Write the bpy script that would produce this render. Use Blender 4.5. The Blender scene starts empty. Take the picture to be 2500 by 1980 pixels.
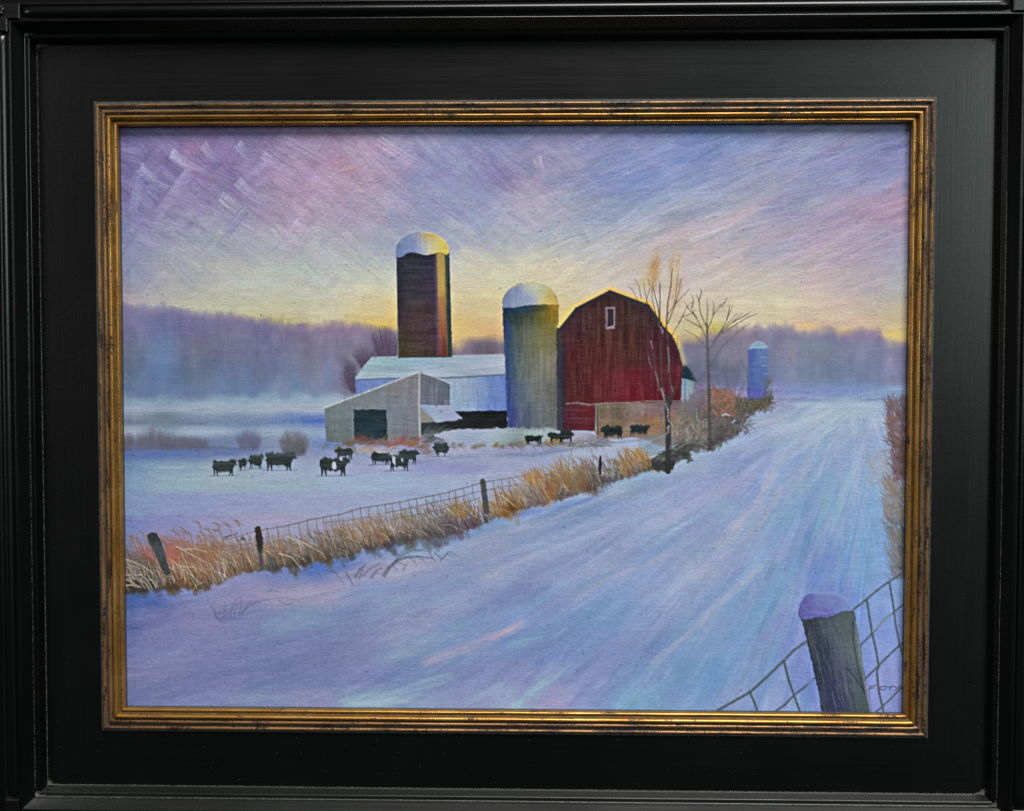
import bpy, bmesh, math, random
import numpy as np
from mathutils import Matrix, Vector

KEY = 222
FILL = 20
SIDE = 6
PIGMENT = 1.12
DENOISE = False
SAT_LIGHT = 0.82
SAT_DARK = 0.92
CRISP = 0.42
CLEAR = 0.22

# ---------------------------------------------------------------- camera, world, lamps, exposure
scene = bpy.context.scene
COL = scene.collection
F_PX, CX, CY = 2600.0, 1250.0, 990.0
def rot3(rx, ry, rz):
    a, b, c, d, e, f = math.cos(rx), math.sin(rx), math.cos(ry), math.sin(ry), math.cos(rz), math.sin(rz)
    return np.array([[e, -f, 0], [f, e, 0], [0, 0, 1]]) @ np.array([[c, 0, d], [0, 1, 0], [-d, 0, c]]) @ np.array([[1, 0, 0], [0, a, -b], [0, b, a]])
R_CAM = rot3(0.03506, -0.02488, -0.00153) @ np.array([[1, 0, 0], [0, 0, 1], [0, -1, 0]], float)
T_CAM = np.array([-0.00047, -0.00748, -0.54002])
cam_data = bpy.data.cameras.new('camera')
cam_data.sensor_fit = 'HORIZONTAL'
cam_data.sensor_width = 36.0
cam_data.lens = 36.0 * F_PX / 2500.0
cam_data.clip_start, cam_data.clip_end = 0.01, 50.0
cam = bpy.data.objects.new('camera', cam_data)
COL.objects.link(cam)
m = Matrix(R_CAM.T.tolist()).to_4x4()
m.translation = Vector((-(R_CAM.T @ T_CAM)).tolist())
cam.matrix_world = m
scene.camera = cam

world = bpy.data.worlds.new('World')
scene.world = world
world.use_nodes = True
world.node_tree.nodes['Background'].inputs[0].default_value = (0.80, 0.90, 1.0, 1)
world.node_tree.nodes['Background'].inputs[1].default_value = 0.03

def lamp(name, loc, target, sx, sy, power, col):
    d = bpy.data.lights.new(name, 'AREA')
    d.shape, d.size, d.size_y, d.energy, d.color = 'RECTANGLE', sx, sy, power, col
    o = bpy.data.objects.new(name, d)
    COL.objects.link(o)
    o.location = loc
    o.rotation_euler = (Vector(target) - Vector(loc)).to_track_quat('-Z', 'Y').to_euler()
    return o
lamp('window_light', (0.75, -2.25, 3.45), (0, 0, 0), 2.3, 1.4, KEY, (1.0, 0.985, 0.96))
lamp('sheen_fill_light', (1.75, -2.2, 0.72), (0, 0, 0), 1.1, 1.0, FILL, (0.86, 1.0, 0.95))  # unseen fill lamp, added for the sheen on the black panel
lamp('left_light', (-1.9, -1.5, 0.5), (0, 0, 0), 0.5, 1.2, SIDE, (1.0, 0.97, 0.93))
scene.view_settings.view_transform = 'Standard'
scene.view_settings.look = 'None'
scene.view_settings.exposure = 0.0
scene.view_settings.gamma = 1.0
scene.render.engine = 'CYCLES'
scene.cycles.max_bounces = 6
scene.cycles.sample_clamp_indirect = 0.6
scene.cycles.use_denoising = DENOISE

# ---------------------------------------------------------------- sizes of the frame (metres)
PANEL_W, PANEL_H, PANEL_B = 0.4800, 0.3791, 0.02856   # outer edge of the flat panel, width of the panel
STEP_W, RAIL_W = 0.0083, 0.0102                        # stepped moulding, outer rail
OUT_W, OUT_H = PANEL_W + 2 * (STEP_W + RAIL_W), PANEL_H + 2 * (STEP_W + RAIL_W)
GILT_W = 0.0121
OPEN_W, OPEN_H = PANEL_W - 2 * PANEL_B - 2 * GILT_W, PANEL_H - 2 * PANEL_B - 2 * GILT_W
CANVAS_Y = 0.0032

# ---------------------------------------------------------------- materials
def mat(name):
    m = bpy.data.materials.new(name)
    m.use_nodes = True
    nt = m.node_tree
    return m, nt, nt.nodes['Principled BSDF']
def node(nt, kind, **kw):
    n = nt.nodes.new(kind)
    for k, v in kw.items():
        setattr(n, k, v)
    return n
def math_node(nt, op, a, b=None):
    n = node(nt, 'ShaderNodeMath', operation=op)
    for i, v in enumerate((a, b)):
        if v is None:
            continue
        if isinstance(v, (int, float)):
            n.inputs[i].default_value = v
        else:
            nt.links.new(v, n.inputs[i])
    return n.outputs[0]
def noise_tex(nt, vec, scale, detail=3, rough=.55, stretch=None):
    if stretch:
        mp = node(nt, 'ShaderNodeMapping')
        mp.inputs['Scale'].default_value = stretch
        nt.links.new(vec, mp.inputs[0])
        vec = mp.outputs[0]
    n = node(nt, 'ShaderNodeTexNoise')
    n.inputs['Scale'].default_value, n.inputs['Detail'].default_value, n.inputs['Roughness'].default_value = scale, detail, rough
    nt.links.new(vec, n.inputs['Vector'])
    return n.outputs[0]
def ramp(nt, fac, stops):
    r = node(nt, 'ShaderNodeValToRGB')
    e = r.color_ramp.elements
    while len(e) < len(stops):
        e.new(0.5)
    for k, (p, c) in enumerate(stops):
        e[k].position = p
        e[k].color = c if len(c) == 4 else (*c, 1)
    nt.links.new(fac, r.inputs[0])
    return r.outputs[0]
def bump(nt, bs, h, strength, dist):
    b = node(nt, 'ShaderNodeBump')
    b.inputs['Strength'].default_value, b.inputs['Distance'].default_value = strength, dist
    nt.links.new(h, b.inputs['Height'])
    nt.links.new(b.outputs[0], bs.inputs['Normal'])

def black_lacquer(name, along, rough=.34, base=.0018):
    """satin black paint brushed along one axis, rubbed a little at places"""
    m, nt, bs = mat(name)
    co = node(nt, 'ShaderNodeTexCoord').outputs['Object']
    st = (14, 1, 900) if along == 'x' else (900, 1, 14)
    brush = noise_tex(nt, co, 1.0, 3, .6, st)
    cloud = noise_tex(nt, co, 14, 3)
    nt.links.new(ramp(nt, cloud, [(.3, (base * .7, base * .95, base * .85)), (.7, (base * 1.1, base * 1.35, base * 1.15))]), bs.inputs['Base Color'])
    r = math_node(nt, 'ADD', math_node(nt, 'MULTIPLY', brush, .14), math_node(nt, 'MULTIPLY', cloud, .10))
    nt.links.new(math_node(nt, 'ADD', r, rough - .12), bs.inputs['Roughness'])
    bs.inputs['Specular IOR Level'].default_value = .5
    h = math_node(nt, 'ADD', brush, math_node(nt, 'MULTIPLY', noise_tex(nt, co, 260, 2), .5))
    bump(nt, bs, h, .10, .0004)
    return m
GLOSS_X, GLOSS_Z = black_lacquer('polished_black_across', 'x', .27), black_lacquer('polished_black_upright', 'z', .27)
DUSTY_LIT_X = black_lacquer('dusty_lit_black_ledge', 'x', .32, .0065)  # black with settled dust, and light from above put into its paler colour
BLACK_X, BLACK_Z = black_lacquer('black_paint_across', 'x'), black_lacquer('black_paint_upright', 'z')

def gilt(name, along, lo=.36, dim=1.0, pink=0.0, metal=.85):
    m, nt, bs = mat(name)
    co = node(nt, 'ShaderNodeTexCoord').outputs['Object']
    st = (60, 200, 420) if along == 'x' else (420, 200, 60)
    patch = noise_tex(nt, co, 1.0, 4, .62, st)
    fleck = noise_tex(nt, co, 850, 3, .6)
    tone = noise_tex(nt, co, 40, 3)
    leaf = ramp(nt, tone, [(.30, (.36 * dim, .17 * dim, .035 * dim + pink)), (.52, (.50 * dim, .255 * dim, .055 * dim + pink)), (.72, (.62 * dim, .34 * dim, .10 * dim + pink))])
    wear = math_node(nt, 'ADD', math_node(nt, 'MULTIPLY', patch, .62), math_node(nt, 'MULTIPLY', fleck, .38))
    mask = ramp(nt, wear, [(lo, (0, 0, 0)), (lo + .10, (1, 1, 1))])
    mix = node(nt, 'ShaderNodeMix', data_type='RGBA')
    nt.links.new(mask, mix.inputs['Factor'])
    mix.inputs['A'].default_value = (.035, .014, .006, 1)
    nt.links.new(leaf, mix.inputs['B'])
    nt.links.new(mix.outputs['Result'], bs.inputs['Base Color'])
    nt.links.new(math_node(nt, 'MULTIPLY', mask, metal), bs.inputs['Metallic'])
    bs.inputs['Roughness'].default_value = .37
    bump(nt, bs, wear, .35, .0003)
    return m
GILT_X, GILT_Z = gilt('gold_leaf_across', 'x', .385, 1.0), gilt('gold_leaf_upright', 'z', .385, 1.1)
WORN_X, WORN_Z = gilt('rubbed_gold_leaf_across', 'x', .43, .66, .025, .6), gilt('rubbed_gold_leaf_upright', 'z', .43, .66, .025, .6)
def plain(name, col, rough, spec=.5):
    m, nt, bs = mat(name)
    co = node(nt, 'ShaderNodeTexCoord').outputs['Object']
    n = noise_tex(nt, co, 300, 4)
    nt.links.new(ramp(nt, n, [(.3, [c * .6 for c in col]), (.7, [c * 1.4 for c in col])]), bs.inputs['Base Color'])
    bs.inputs['Roughness'].default_value = rough
    bs.inputs['Specular IOR Level'].default_value = spec
    bump(nt, bs, n, .2, .0003)
    return m
GROOVE = plain('dark_wash_in_grooves', (.050, .055, .052), .5)
GLAZE = plain('brown_glaze_over_gold', (.115, .062, .015), .5, .4)
DUST = plain('grey_dust', (.20, .20, .175), .9, .1)
RAW = plain('canvas_edge', (.30, .27, .22), .9, .1)
WALL = plain('dark_wall_paint', (.003, .003, .004), .8, .1)

# ---------------------------------------------------------------- helpers
def link(name, verts, faces, mats, parent=None, smooth=True, fmat=None):
    me = bpy.data.meshes.new(name)
    me.from_pydata([tuple(v) for v in verts], [], faces)
    for mm in (mats if isinstance(mats, (list, tuple)) else [mats]):
        me.materials.append(mm)
    if fmat is not None:
        me.polygons.foreach_set('material_index', fmat)
    me.polygons.foreach_set('use_smooth', [smooth] * len(faces))
    me.update()
    o = bpy.data.objects.new(name, me)
    COL.objects.link(o)
    o.parent = parent
    return o
def tag(o, text, cat, group=None):
    o['label'], o['category'] = text, cat
    if group:
        o['group'] = group
def empty(name, loc=(0, 0, 0)):
    o = bpy.data.objects.new(name, None)
    COL.objects.link(o)
    o.location = loc
    o.empty_display_size = .02
    return o
def rounded(pts, r=.0004, n=3):
    """round the corners of an open profile"""
    out = [pts[0]]
    for a, b, c in zip(pts, pts[1:], pts[2:]):
        a, b, c = map(np.array, (a, b, c))
        la, lc = np.linalg.norm(a - b), np.linalg.norm(c - b)
        k = min(r, la * .45, lc * .45)
        p, q = b + (a - b) / la * k, b + (c - b) / lc * k
        for t in np.linspace(0, 1, n):
            out.append(tuple((1 - t) ** 2 * p + 2 * t * (1 - t) * b + t * t * q))
    out.append(pts[-1])
    return out
SIDES = ('top', 'right', 'bottom', 'left')
def place(side, W, H, s, a, h):
    """s: inward from the outer edge, a: along the side from its middle, h: towards the viewer"""
    y = -h
    if side == 'top':
        return (a, y, H / 2 - s)
    if side == 'bottom':
        return (-a, y, -H / 2 + s)
    if side == 'right':
        return (W / 2 - s, y, -a)
    return (-W / 2 + s, y, a)
def sweep(name, side, W, H, prof, mats, parent, fm=None, n=60, wave=0.0, seed=0):
    """mitred moulding: profile (s, h) swept along one side of a W x H rectangle"""
    r = np.random.default_rng(seed)
    half = (W if side in ('top', 'bottom') else H) / 2
    vs, fs, mi = [], [], []
    k = len(prof)
    wob = np.cumsum(r.normal(0, 1, (n + 1, 2)), 0)
    wob -= np.linspace(wob[0], wob[-1], n + 1)
    for i in range(n + 1):
        u = -1 + 2 * i / n
        for s, h in prof:
            vs.append(place(side, W, H, s + wave * wob[i, 0], u * (half - s), h + wave * wob[i, 1] * .5))
    for i in range(n):
        for j in range(k - 1):
            fs.append((i * k + j, i * k + j + 1, (i + 1) * k + j + 1, (i + 1) * k + j))
            mi.append(fm[j] if fm else 0)
    return link(name, vs, fs, mats, parent, True, mi)
def side_mat(side, a, b):
    return a if side in ('top', 'bottom') else b

# ---------------------------------------------------------------- wall behind
wl = link('wall', [(-.7, .034, -.6), (.7, .034, -.6), (.7, .034, .6), (-.7, .034, .6)], [(0, 1, 2, 3)], WALL)
wl['kind'] = 'structure'

# ---------------------------------------------------------------- the frame
frame = empty('picture_frame', (0, 0.0, -OUT_H / 2))
tag(frame, 'wide black picture frame with stepped moulding and worn gold inner lip round a farm painting', 'picture frame')
def settle(o):
    """children keep the place they were modelled in"""
    o.matrix_parent_inverse = frame.matrix_basis.inverted()
    return o
P0 = -0.0075
step_prof = rounded([(.0088, .0098), (.0090, .0107), (.0099, .0108), (.0102, .0101), (.0136, .0058), (.0140, .0049), (.0145, .0046), (.0156, .0045), (.0162, .0043), (.0165, .0037), (.0180, .0007), (.0185, .0002), (.0186, -.0006)], .0004, 4)
base_prof = [(0, -.030), (0, .0094), (.0006, .0102), (.0012, .0104), (.0016, .0098), (.0094, .0098)]
gp = [(0, -.0006), (.0001, .0007), (.0004, .0009), (.0008, .0006),
      (.0010, .0008), (.0014, .0017), (.0021, .0020), (.0027, .0016), (.0030, .0007), (.0034, .0004), (.0040, .0006),
      (.0042, .0011), (.0046, .0022), (.0054, .0026), (.0061, .0021), (.0064, .0011), (.0068, .0008),
      (.0071, .0016), (.0074, .0028), (.0081, .0031), (.0089, .0025), (.0092, .0016), (.0096, .0007), (.0100, .0004), (.0103, .0008), (.0108, .0013), (.0114, .0012), (.0118, .0005), (.0121, -.0010), (.0121, -.0070)]
gm = [1, 1, 1, 1, 1, 3, 3, 3, 1, 1, 1, 1, 3, 3, 3, 1, 1, 1, 0, 0, 0, 2, 2, 2, 0, 0, 0, 0, 1]
for k, sd in enumerate(SIDES):
    bl, gl = side_mat(sd, BLACK_X, BLACK_Z), side_mat(sd, GLOSS_X, GLOSS_Z)
    settle(sweep('rail_base', sd, OUT_W, OUT_H, base_prof, bl, frame, n=2))
    settle(sweep('stepped_moulding', sd, OUT_W, OUT_H, step_prof, DUSTY_LIT_X if sd == 'bottom' else gl, frame, n=70, wave=.000012, seed=k))
    settle(sweep('flat_panel', sd, PANEL_W, PANEL_H, [(-.0006, 0), (.004, .00004), (.014, .0001), (.024, .00004), (PANEL_B + .0006, 0)], bl, frame, n=60, wave=.000006, seed=10 + k))
    settle(sweep('gilt_moulding', sd, PANEL_W - 2 * PANEL_B, PANEL_H - 2 * PANEL_B, gp, [side_mat(sd, GILT_X, GILT_Z), GROOVE, GLAZE, side_mat(sd, WORN_X, WORN_Z)], frame, gm, 110, .000014, 20 + k))
    # the cushioned rail, its ends rounded off before the corner blocks
    half = (OUT_W if sd in ('top', 'bottom') else OUT_H) / 2 - .0158
    vs, fs = [], []
    us = np.concatenate([-half + .006 * (1 - np.cos(np.linspace(0, math.pi / 2, 12))), np.linspace(-half + .0075, half - .0075, 40), half - .006 * (1 - np.cos(np.linspace(math.pi / 2, 0, 12)))])
    nv = 15
    for u in us:
        e = min(1.0, (half - abs(u)) / .006)
        e = math.sqrt(max(0.0, 1 - (1 - e) ** 2))
        for j in range(nv):
            t = j / (nv - 1)
            c = math.sin(math.pi * t) ** .6
            w = .0031 * (.55 + .45 * e)
            vs.append(place(sd, OUT_W, OUT_H, .0051 + w * (2 * t - 1), u, .0095 + .0026 * c * (.12 + .88 * e)))
    for i in range(len(us) - 1):
        for j in range(nv - 1):
            fs.append((i * nv + j, i * nv + j + 1, (i + 1) * nv + j + 1, (i + 1) * nv + j))
    settle(link('outer_rail', vs, fs, gl, frame))
for sx in (-1, 1):
    for sz in (1, -1):
        ox, oz = sx * OUT_W / 2, sz * OUT_H / 2
        L, w, b = .0150, .0087, .0005
        ring = [(.0013, .0013), (L, .0013), (L, w), (w, w), (w, L), (.0013, L)]
        inner = [(.0013 + b, .0013 + b), (L - b, .0013 + b), (L - b, w - b), (w - b, w - b), (w - b, L - b), (.0013 + b, L - b)]
        vs = [(ox - sx * p, -.0096, oz - sz * q) for p, q in ring] + [(ox - sx * p, -.0112, oz - sz * q) for p, q in ring] + [(ox - sx * p, -.0116, oz - sz * q) for p, q in inner]
        n = 6
        fs = [(i, (i + 1) % n, n + (i + 1) % n, n + i) for i in range(n)] + [(n + i, n + (i + 1) % n, 2 * n + (i + 1) % n, 2 * n + i) for i in range(n)] + [(12, 13, 14, 15), (12, 15, 16, 17)]
        blk = settle(link('corner_block', vs, fs, BLACK_X, frame, False))
        # carved rosette: eight petals round a button
        vs, fs = [], []
        nr, na = 9, 48
        for i in range(nr + 1):
            r = i / nr
            for j in range(na):
                t = 2 * math.pi * j / na
                pet = .5 + .5 * abs(math.cos(4 * t))
                h = .0016 * (1 - (r / .28) ** 2) ** .5 if r < .27 else .0013 * math.sin(math.pi * min(1, (r - .25) / .72)) * pet
                if r > .93:
                    h = -.0002
                vs.append((ox - sx * .0047 + .0033 * r * math.cos(t), -.0115 - h, oz - sz * .0047 + .0033 * r * math.sin(t)))
        for i in range(nr):
            for j in range(na):
                fs.append((i * na + j, i * na + (j + 1) % na, (i + 1) * na + (j + 1) % na, (i + 1) * na + j))
        o = link('rosette', vs, fs, BLACK_Z, blk)

# ---------------------------------------------------------------- the oil painting: pigment colours and paint relief
# Coordinates below are measured on the picture surface in units of 0.2 mm or so; the surface itself is built in metres.
PX0, PY0, PX1, PY1, PS = 270.0, 285.0, 2250.0, 1765.0, 0.55
PW, PH = int((PX1 - PX0) * PS), int((PY1 - PY0) * PS)
rng = np.random.default_rng(11)
YY, XX = np.mgrid[0:PH, 0:PW].astype(np.float32)
GX, GY = XX / PS + PX0, YY / PS + PY0
img = np.zeros((PH, PW, 3), np.float32)
hgt = np.zeros((PH, PW), np.float32)
lab = np.zeros((PH, PW), np.int16)
LABELS = []

def label(name, parent=None, text=None):
    LABELS.append((name, parent, text))
    return len(LABELS) - 1

def resize(a, h, w):
    def ax(n, m):
        t = np.linspace(0, n - 1.0001, m)
        i = t.astype(int)
        f = t - i
        return i, (f * f * (3 - 2 * f)).astype(np.float32)
    i, f = ax(a.shape[0], h)
    f = f.reshape((-1,) + (1,) * (a.ndim - 1))
    a = a[i] * (1 - f) + a[i + 1] * f
    j, g = ax(a.shape[1], w)
    g = g.reshape((1, -1) + (1,) * (a.ndim - 2))
    return a[:, j] * (1 - g) + a[:, j + 1] * g

def noise(cell_x, cell_y, seed):
    r = np.random.default_rng(seed)
    return resize(r.random((int(PH / cell_y) + 3, int(PW / cell_x) + 3)).astype(np.float32), PH, PW) - 0.5

def field(pts, sx, sy=None, q=6):
    """smooth colour field through control points (x, y, r, g, b)"""
    sy = sy or sx
    p = np.array(pts, np.float32)
    h, w = PH // q + 2, PW // q + 2
    yy, xx = np.mgrid[0:h, 0:w].astype(np.float32)
    x, y = xx * q / PS + PX0, yy * q / PS + PY0
    num = np.zeros((h, w, 3), np.float32)
    den = np.zeros((h, w, 1), np.float32) + 1e-20
    for a in p:
        d = ((x - a[0]) / sx) ** 2 + ((y - a[1]) / sy) ** 2
        wt = (np.exp(-d) + 1e-6 / (1 + d))[..., None]
        num += wt * a[2:5]
        den += wt
    return resize(num / den, PH, PW)

def rows(d):
    return [(x, y, r, g, b) for y, l in d.items() for (x, r, g, b) in l]

def box(x0, y0, x1, y1, pad=2):
    a, b = (x0 - PX0) * PS, (y0 - PY0) * PS
    c, d = (x1 - PX0) * PS, (y1 - PY0) * PS
    i0, i1 = max(0, int(b) - pad), min(PH, int(d) + pad + 1)
    j0, j1 = max(0, int(a) - pad), min(PW, int(c) + pad + 1)
    return (slice(i0, i1), slice(j0, j1)) if i1 > i0 and j1 > j0 else None

def put(sl, al, col, lb=None, th=0.0, cut=0.5):
    al3 = al[..., None]
    img[sl] = img[sl] * (1 - al3) + np.asarray(col, np.float32) * al3
    if th:
        hgt[sl] += al * th
    if lb is not None:
        lab[sl][al > cut] = lb

def sdist(pts, sl):
    """signed distance (negative inside) of a closed outline"""
    x, y = GX[sl], GY[sl]
    p = np.array(pts, np.float32)
    d = np.full(x.shape, 1e9, np.float32)
    ins = np.zeros(x.shape, bool)
    for k in range(len(p)):
        (ax, ay), (bx, by) = p[k], p[(k + 1) % len(p)]
        ex, ey = bx - ax, by - ay
        t = np.clip(((x - ax) * ex + (y - ay) * ey) / (ex * ex + ey * ey + 1e-9), 0, 1)
        d = np.minimum(d, (x - ax - t * ex) ** 2 + (y - ay - t * ey) ** 2)
        if ay != by:
            c = ((ay <= y) != (by <= y)) & (x < ex * (y - ay) / (ey) + ax)
            ins ^= c
    d = np.sqrt(d)
    return np.where(ins, -d, d)

NZ = noise(3, 3, 5) + 0.6 * noise(7, 7, 6)
STREAKV = noise(2.0, 26, 7) + 0.6 * noise(5, 40, 8)
STREAKH = noise(26, 2.0, 9) + 0.6 * noise(50, 4, 10)

def poly(pts, col, lb=None, soft=1.5, rough=0.0, al=1.0, th=0.3, sv=0.0, sh=0.0):
    p = np.array(pts)
    m = soft + rough * 1.5 + 3
    sl = box(p[:, 0].min() - m, p[:, 1].min() - m, p[:, 0].max() + m, p[:, 1].max() + m)
    if sl is None:
        return
    d = sdist(pts, sl) + rough * NZ[sl]
    a = np.clip(0.5 - d / soft, 0, 1)
    a = a * a * (3 - 2 * a) * al
    c = col[sl] if isinstance(col, np.ndarray) and col.ndim == 3 else np.asarray(col, np.float32)
    if sv or sh:
        c = c + (STREAKV[sl] * sv + STREAKH[sl] * sh)[..., None]
    put(sl, a, c, lb, th)

def grad(pts, sx, sy=None):
    return field(pts, sx, sy, 4)

def line(pts, w0, w1, col, al=1.0, lb=None, th=0.25, soft=1.6, cut=0.45, wob=0.0):
    p = np.array(pts, np.float32)
    if wob:
        p = p + rng.normal(0, wob, p.shape).astype(np.float32)
    n = len(p) - 1
    for k in range(n):
        (ax, ay), (bx, by) = p[k], p[k + 1]
        wa, wb = w0 + (w1 - w0) * k / n, w0 + (w1 - w0) * (k + 1) / n
        m = max(wa, wb) / 2 + soft + 1
        sl = box(min(ax, bx) - m, min(ay, by) - m, max(ax, bx) + m, max(ay, by) + m, 1)
        if sl is None:
            continue
        x, y = GX[sl], GY[sl]
        ex, ey = bx - ax, by - ay
        t = np.clip(((x - ax) * ex + (y - ay) * ey) / (ex * ex + ey * ey + 1e-9), 0, 1)
        d = np.sqrt((x - ax - t * ex) ** 2 + (y - ay - t * ey) ** 2) - (wa + (wb - wa) * t) / 2
        a = np.clip(0.5 - d / soft, 0, 1) * al
        put(sl, a, col, lb, th, cut * al)

def bez(a, b, c, n=6):
    t = np.linspace(0, 1, n)[:, None]
    a, b, c = map(np.array, (a, b, c))
    return (1 - t) ** 2 * a + 2 * t * (1 - t) * b + t * t * c

def stroke(cx, cy, ang, L, w, col, al=0.7, curv=0.0, th=0.6, bri=10.0, dry=0.35, lb=None, gap=2.6):
    """one loaded brush mark with bristle furrows"""
    r = 0.5 * math.hypot(L, w) + abs(curv) * L * L / 8
    sl = box(cx - r, cy - r, cx + r, cy + r)
    if sl is None:
        return
    dx, dy = GX[sl] - cx, GY[sl] - cy
    c, s = math.cos(ang), math.sin(ang)
    u = dx * c + dy * s
    v = -dx * s + dy * c - curv * u * u * 0.5
    nb = max(4, int(w / gap))
    b = rng.random(nb + 2).astype(np.float32)
    e0, e1 = rng.random(nb + 2).astype(np.float32), rng.random(nb + 2).astype(np.float32)
    q = np.clip((v / w + 0.5) * nb, 0, nb)
    i = q.astype(int)
    f = q - i
    bb = b[i] * (1 - f) + b[i + 1] * f
    a = np.clip((w / 2 - np.abs(v)) / 2.5, 0, 1)
    a *= np.clip((u + L / 2 - e0[i] * L * 0.12) / (0.10 * L), 0, 1) * np.clip((L / 2 - u - e1[i] * L * dry) / (0.22 * L), 0, 1)
    a *= al * (0.72 + 0.28 * bb)
    put(sl, a, np.asarray(col, np.float32) + ((bb - 0.5) * bri)[..., None], lb)
    hgt[sl] += a * (bb - 0.35) * th

def scatter(n, x0, y0, x1, y1, angf, L, w, mask=None, jit=9, al=0.6, th=0.6, src=None, curv=0.0, bri=9, lb=None):
    xs, ys = rng.uniform(x0, x1, n), rng.uniform(y0, y1, n)
    for x, y in zip(xs, ys):
        i, j = int((y - PY0) * PS), int((x - PX0) * PS)
        if not (0 <= i < PH and 0 <= j < PW) or (mask is not None and not mask[i, j]):
            continue
        c = (src if src is not None else img)[i, j] + rng.normal(0, jit) * np.array([1, .9, .8]) + rng.normal(0, jit * .45, 3)
        stroke(x, y, angf(x, y), rng.uniform(*L), rng.uniform(*w), c, al * rng.uniform(.6, 1.1), curv * rng.normal(), th, bri, lb=lb)

def swoosh(h, t, w, col, al=.5, bow=.12, bri=16, th=.9, fade=.85, lb=None, sp=2.3):
    """bristle furrows of one mark: loaded at the head, running dry towards the tail"""
    h, t = np.array(h, float), np.array(t, float)
    d = t - h
    L = math.hypot(*d)
    n = np.array((-d[1], d[0])) / L
    nb = max(3, int(w / sp))
    for k in range(nb):
        o = (k / (nb - 1) - .5) * w
        c = np.asarray(col, float) + rng.normal(0, bri)
        e = rng.uniform(.55, 1.0)
        s0 = rng.uniform(0, .05)
        m = np.linspace(s0, e, 8)
        pts = h + m[:, None] * d + n * (o * (1 - .25 * m[:, None]) + bow * L * (4 * m * (1 - m))[:, None])
        for q in range(7):
            a = al * (1 - fade * (q / 6.0)) * rng.uniform(.7, 1.1)
            line(pts[q:q + 2], sp * .95, sp * .8, c, a, lb, th * rng.uniform(-.5, 1.0) * (1 - .6 * q / 6), 1.4)

# ---- sky
L_SKY = label('painted_sky')
SKY = field(rows({
 320: [(300,104,98,156),(420,116,106,162),(560,124,110,164),(700,140,120,166),(800,152,128,170),(900,152,132,174),(1000,148,134,178),(1100,136,136,182),(1200,112,124,178),(1300,124,130,180),(1400,134,134,184),(1500,136,136,182),(1600,124,136,188),(1740,106,126,190),(1850,114,132,186),(1950,124,132,182),(2050,132,134,182),(2180,120,126,176)],
 375: [(310,112,104,162),(400,122,110,166),(470,158,116,164),(560,130,114,168),(700,152,128,170),(800,164,136,172),(870,164,134,168),(960,156,138,180),(1030,140,138,188),(1100,140,140,184),(1200,126,132,184),(1280,140,134,182),(1350,150,142,180),(1450,130,134,188),(1550,122,136,192),(1650,118,138,194),(1750,116,136,194),(1850,132,142,188),(1950,132,140,186),(2050,140,140,184),(2180,128,132,180)],
 430: [(310,114,108,166),(400,120,112,168),(450,142,128,178),(560,134,118,170),(700,156,132,172),(800,172,140,174),(870,178,138,162),(960,164,140,178),(1030,130,136,192),(1100,142,142,184),(1200,138,136,188),(1280,152,138,180),(1350,158,150,180),(1450,128,136,190),(1550,114,136,194),(1650,128,144,192),(1750,132,144,192),(1830,152,152,182),(1950,136,142,186),(2050,136,138,184),(2180,130,132,180)],
 510: [(310,122,118,174),(400,136,126,174),(480,142,132,174),(560,144,132,174),(650,152,136,174),(740,172,140,172),(830,162,150,180),(900,172,152,180),(1000,148,150,186),(1100,146,150,192),(1200,152,154,192),(1300,170,160,186),(1400,154,162,184),(1480,136,152,190),(1600,144,154,192),(1700,152,160,186),(1800,160,160,184),(1900,148,148,184),(2000,150,148,182),(2100,168,146,180),(2200,170,136,166)],
 590: [(310,128,130,180),(400,150,150,180),(500,158,160,176),(600,160,162,180),(700,166,164,180),(800,172,172,184),(950,156,164,188),(1100,164,170,188),(1250,168,172,188),(1400,172,174,184),(1500,176,174,184),(1600,180,176,180),(1700,192,168,176),(1800,174,168,184),(1900,170,160,184),(2000,178,154,182),(2100,170,152,180),(2200,156,152,186)],
 670: [(310,132,140,182),(400,164,162,174),(500,170,170,174),(600,178,182,176),(700,178,184,182),(800,182,186,188),(900,186,190,182),(1150,202,196,172),(1250,202,196,168),(1300,208,196,158),(1400,208,194,168),(1500,204,190,174),(1600,196,182,174),(1700,186,178,182),(1800,200,180,168),(1900,186,176,180),(2000,186,168,174),(2100,180,160,174),(2200,168,168,182)],
 735: [(310,166,156,170),(400,170,168,168),(500,182,182,168),(600,184,186,168),(700,194,196,168),(800,202,196,172),(900,212,201,158),(1150,216,199,147),(1200,216,198,140),(1380,212,191,144),(1700,206,184,166),(1800,206,188,166),(1900,208,196,161),(2000,204,184,166),(2100,188,170,172),(2200,178,172,168)],
 785: [(310,160,150,166),(420,183,176,154),(500,196,191,146),(600,195,189,137),(690,192,175,127),(760,204,189,146),(900,217,186,114),(950,221,178,78),(1130,221,178,102),(1200,217,170,110),(1380,217,180,98),(1720,202,183,126),(1800,203,186,153),(1900,208,187,146),(2000,207,169,137),(2100,208,171,144),(2200,209,180,118)],
}), 62, 44)
img[:] = SKY
hz = GY < 850
def sky_ang(x, y):
    if y > 690:
        return rng.normal(0, .12)
    t = np.clip((x - 1250) / 250, 0, 1) * np.clip((y - 300) / 60 + (x - 1500) / 150, 0, 1)
    if rng.random() < t:
        return -math.radians(22 + 10 * rng.normal() * .5)
    return math.radians(rng.choice([42, 38, -48, 34, 24]) + rng.normal() * 7)
scatter(1500, 285, 300, 2235, 850, sky_ang, (60, 150), (12, 30), hz, 7, .5, .6, SKY, .0012)
scatter(520, 285, 300, 2235, 600, sky_ang, (60, 170), (8, 22), hz, 11, .55, 1.1, SKY, .002)
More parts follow.
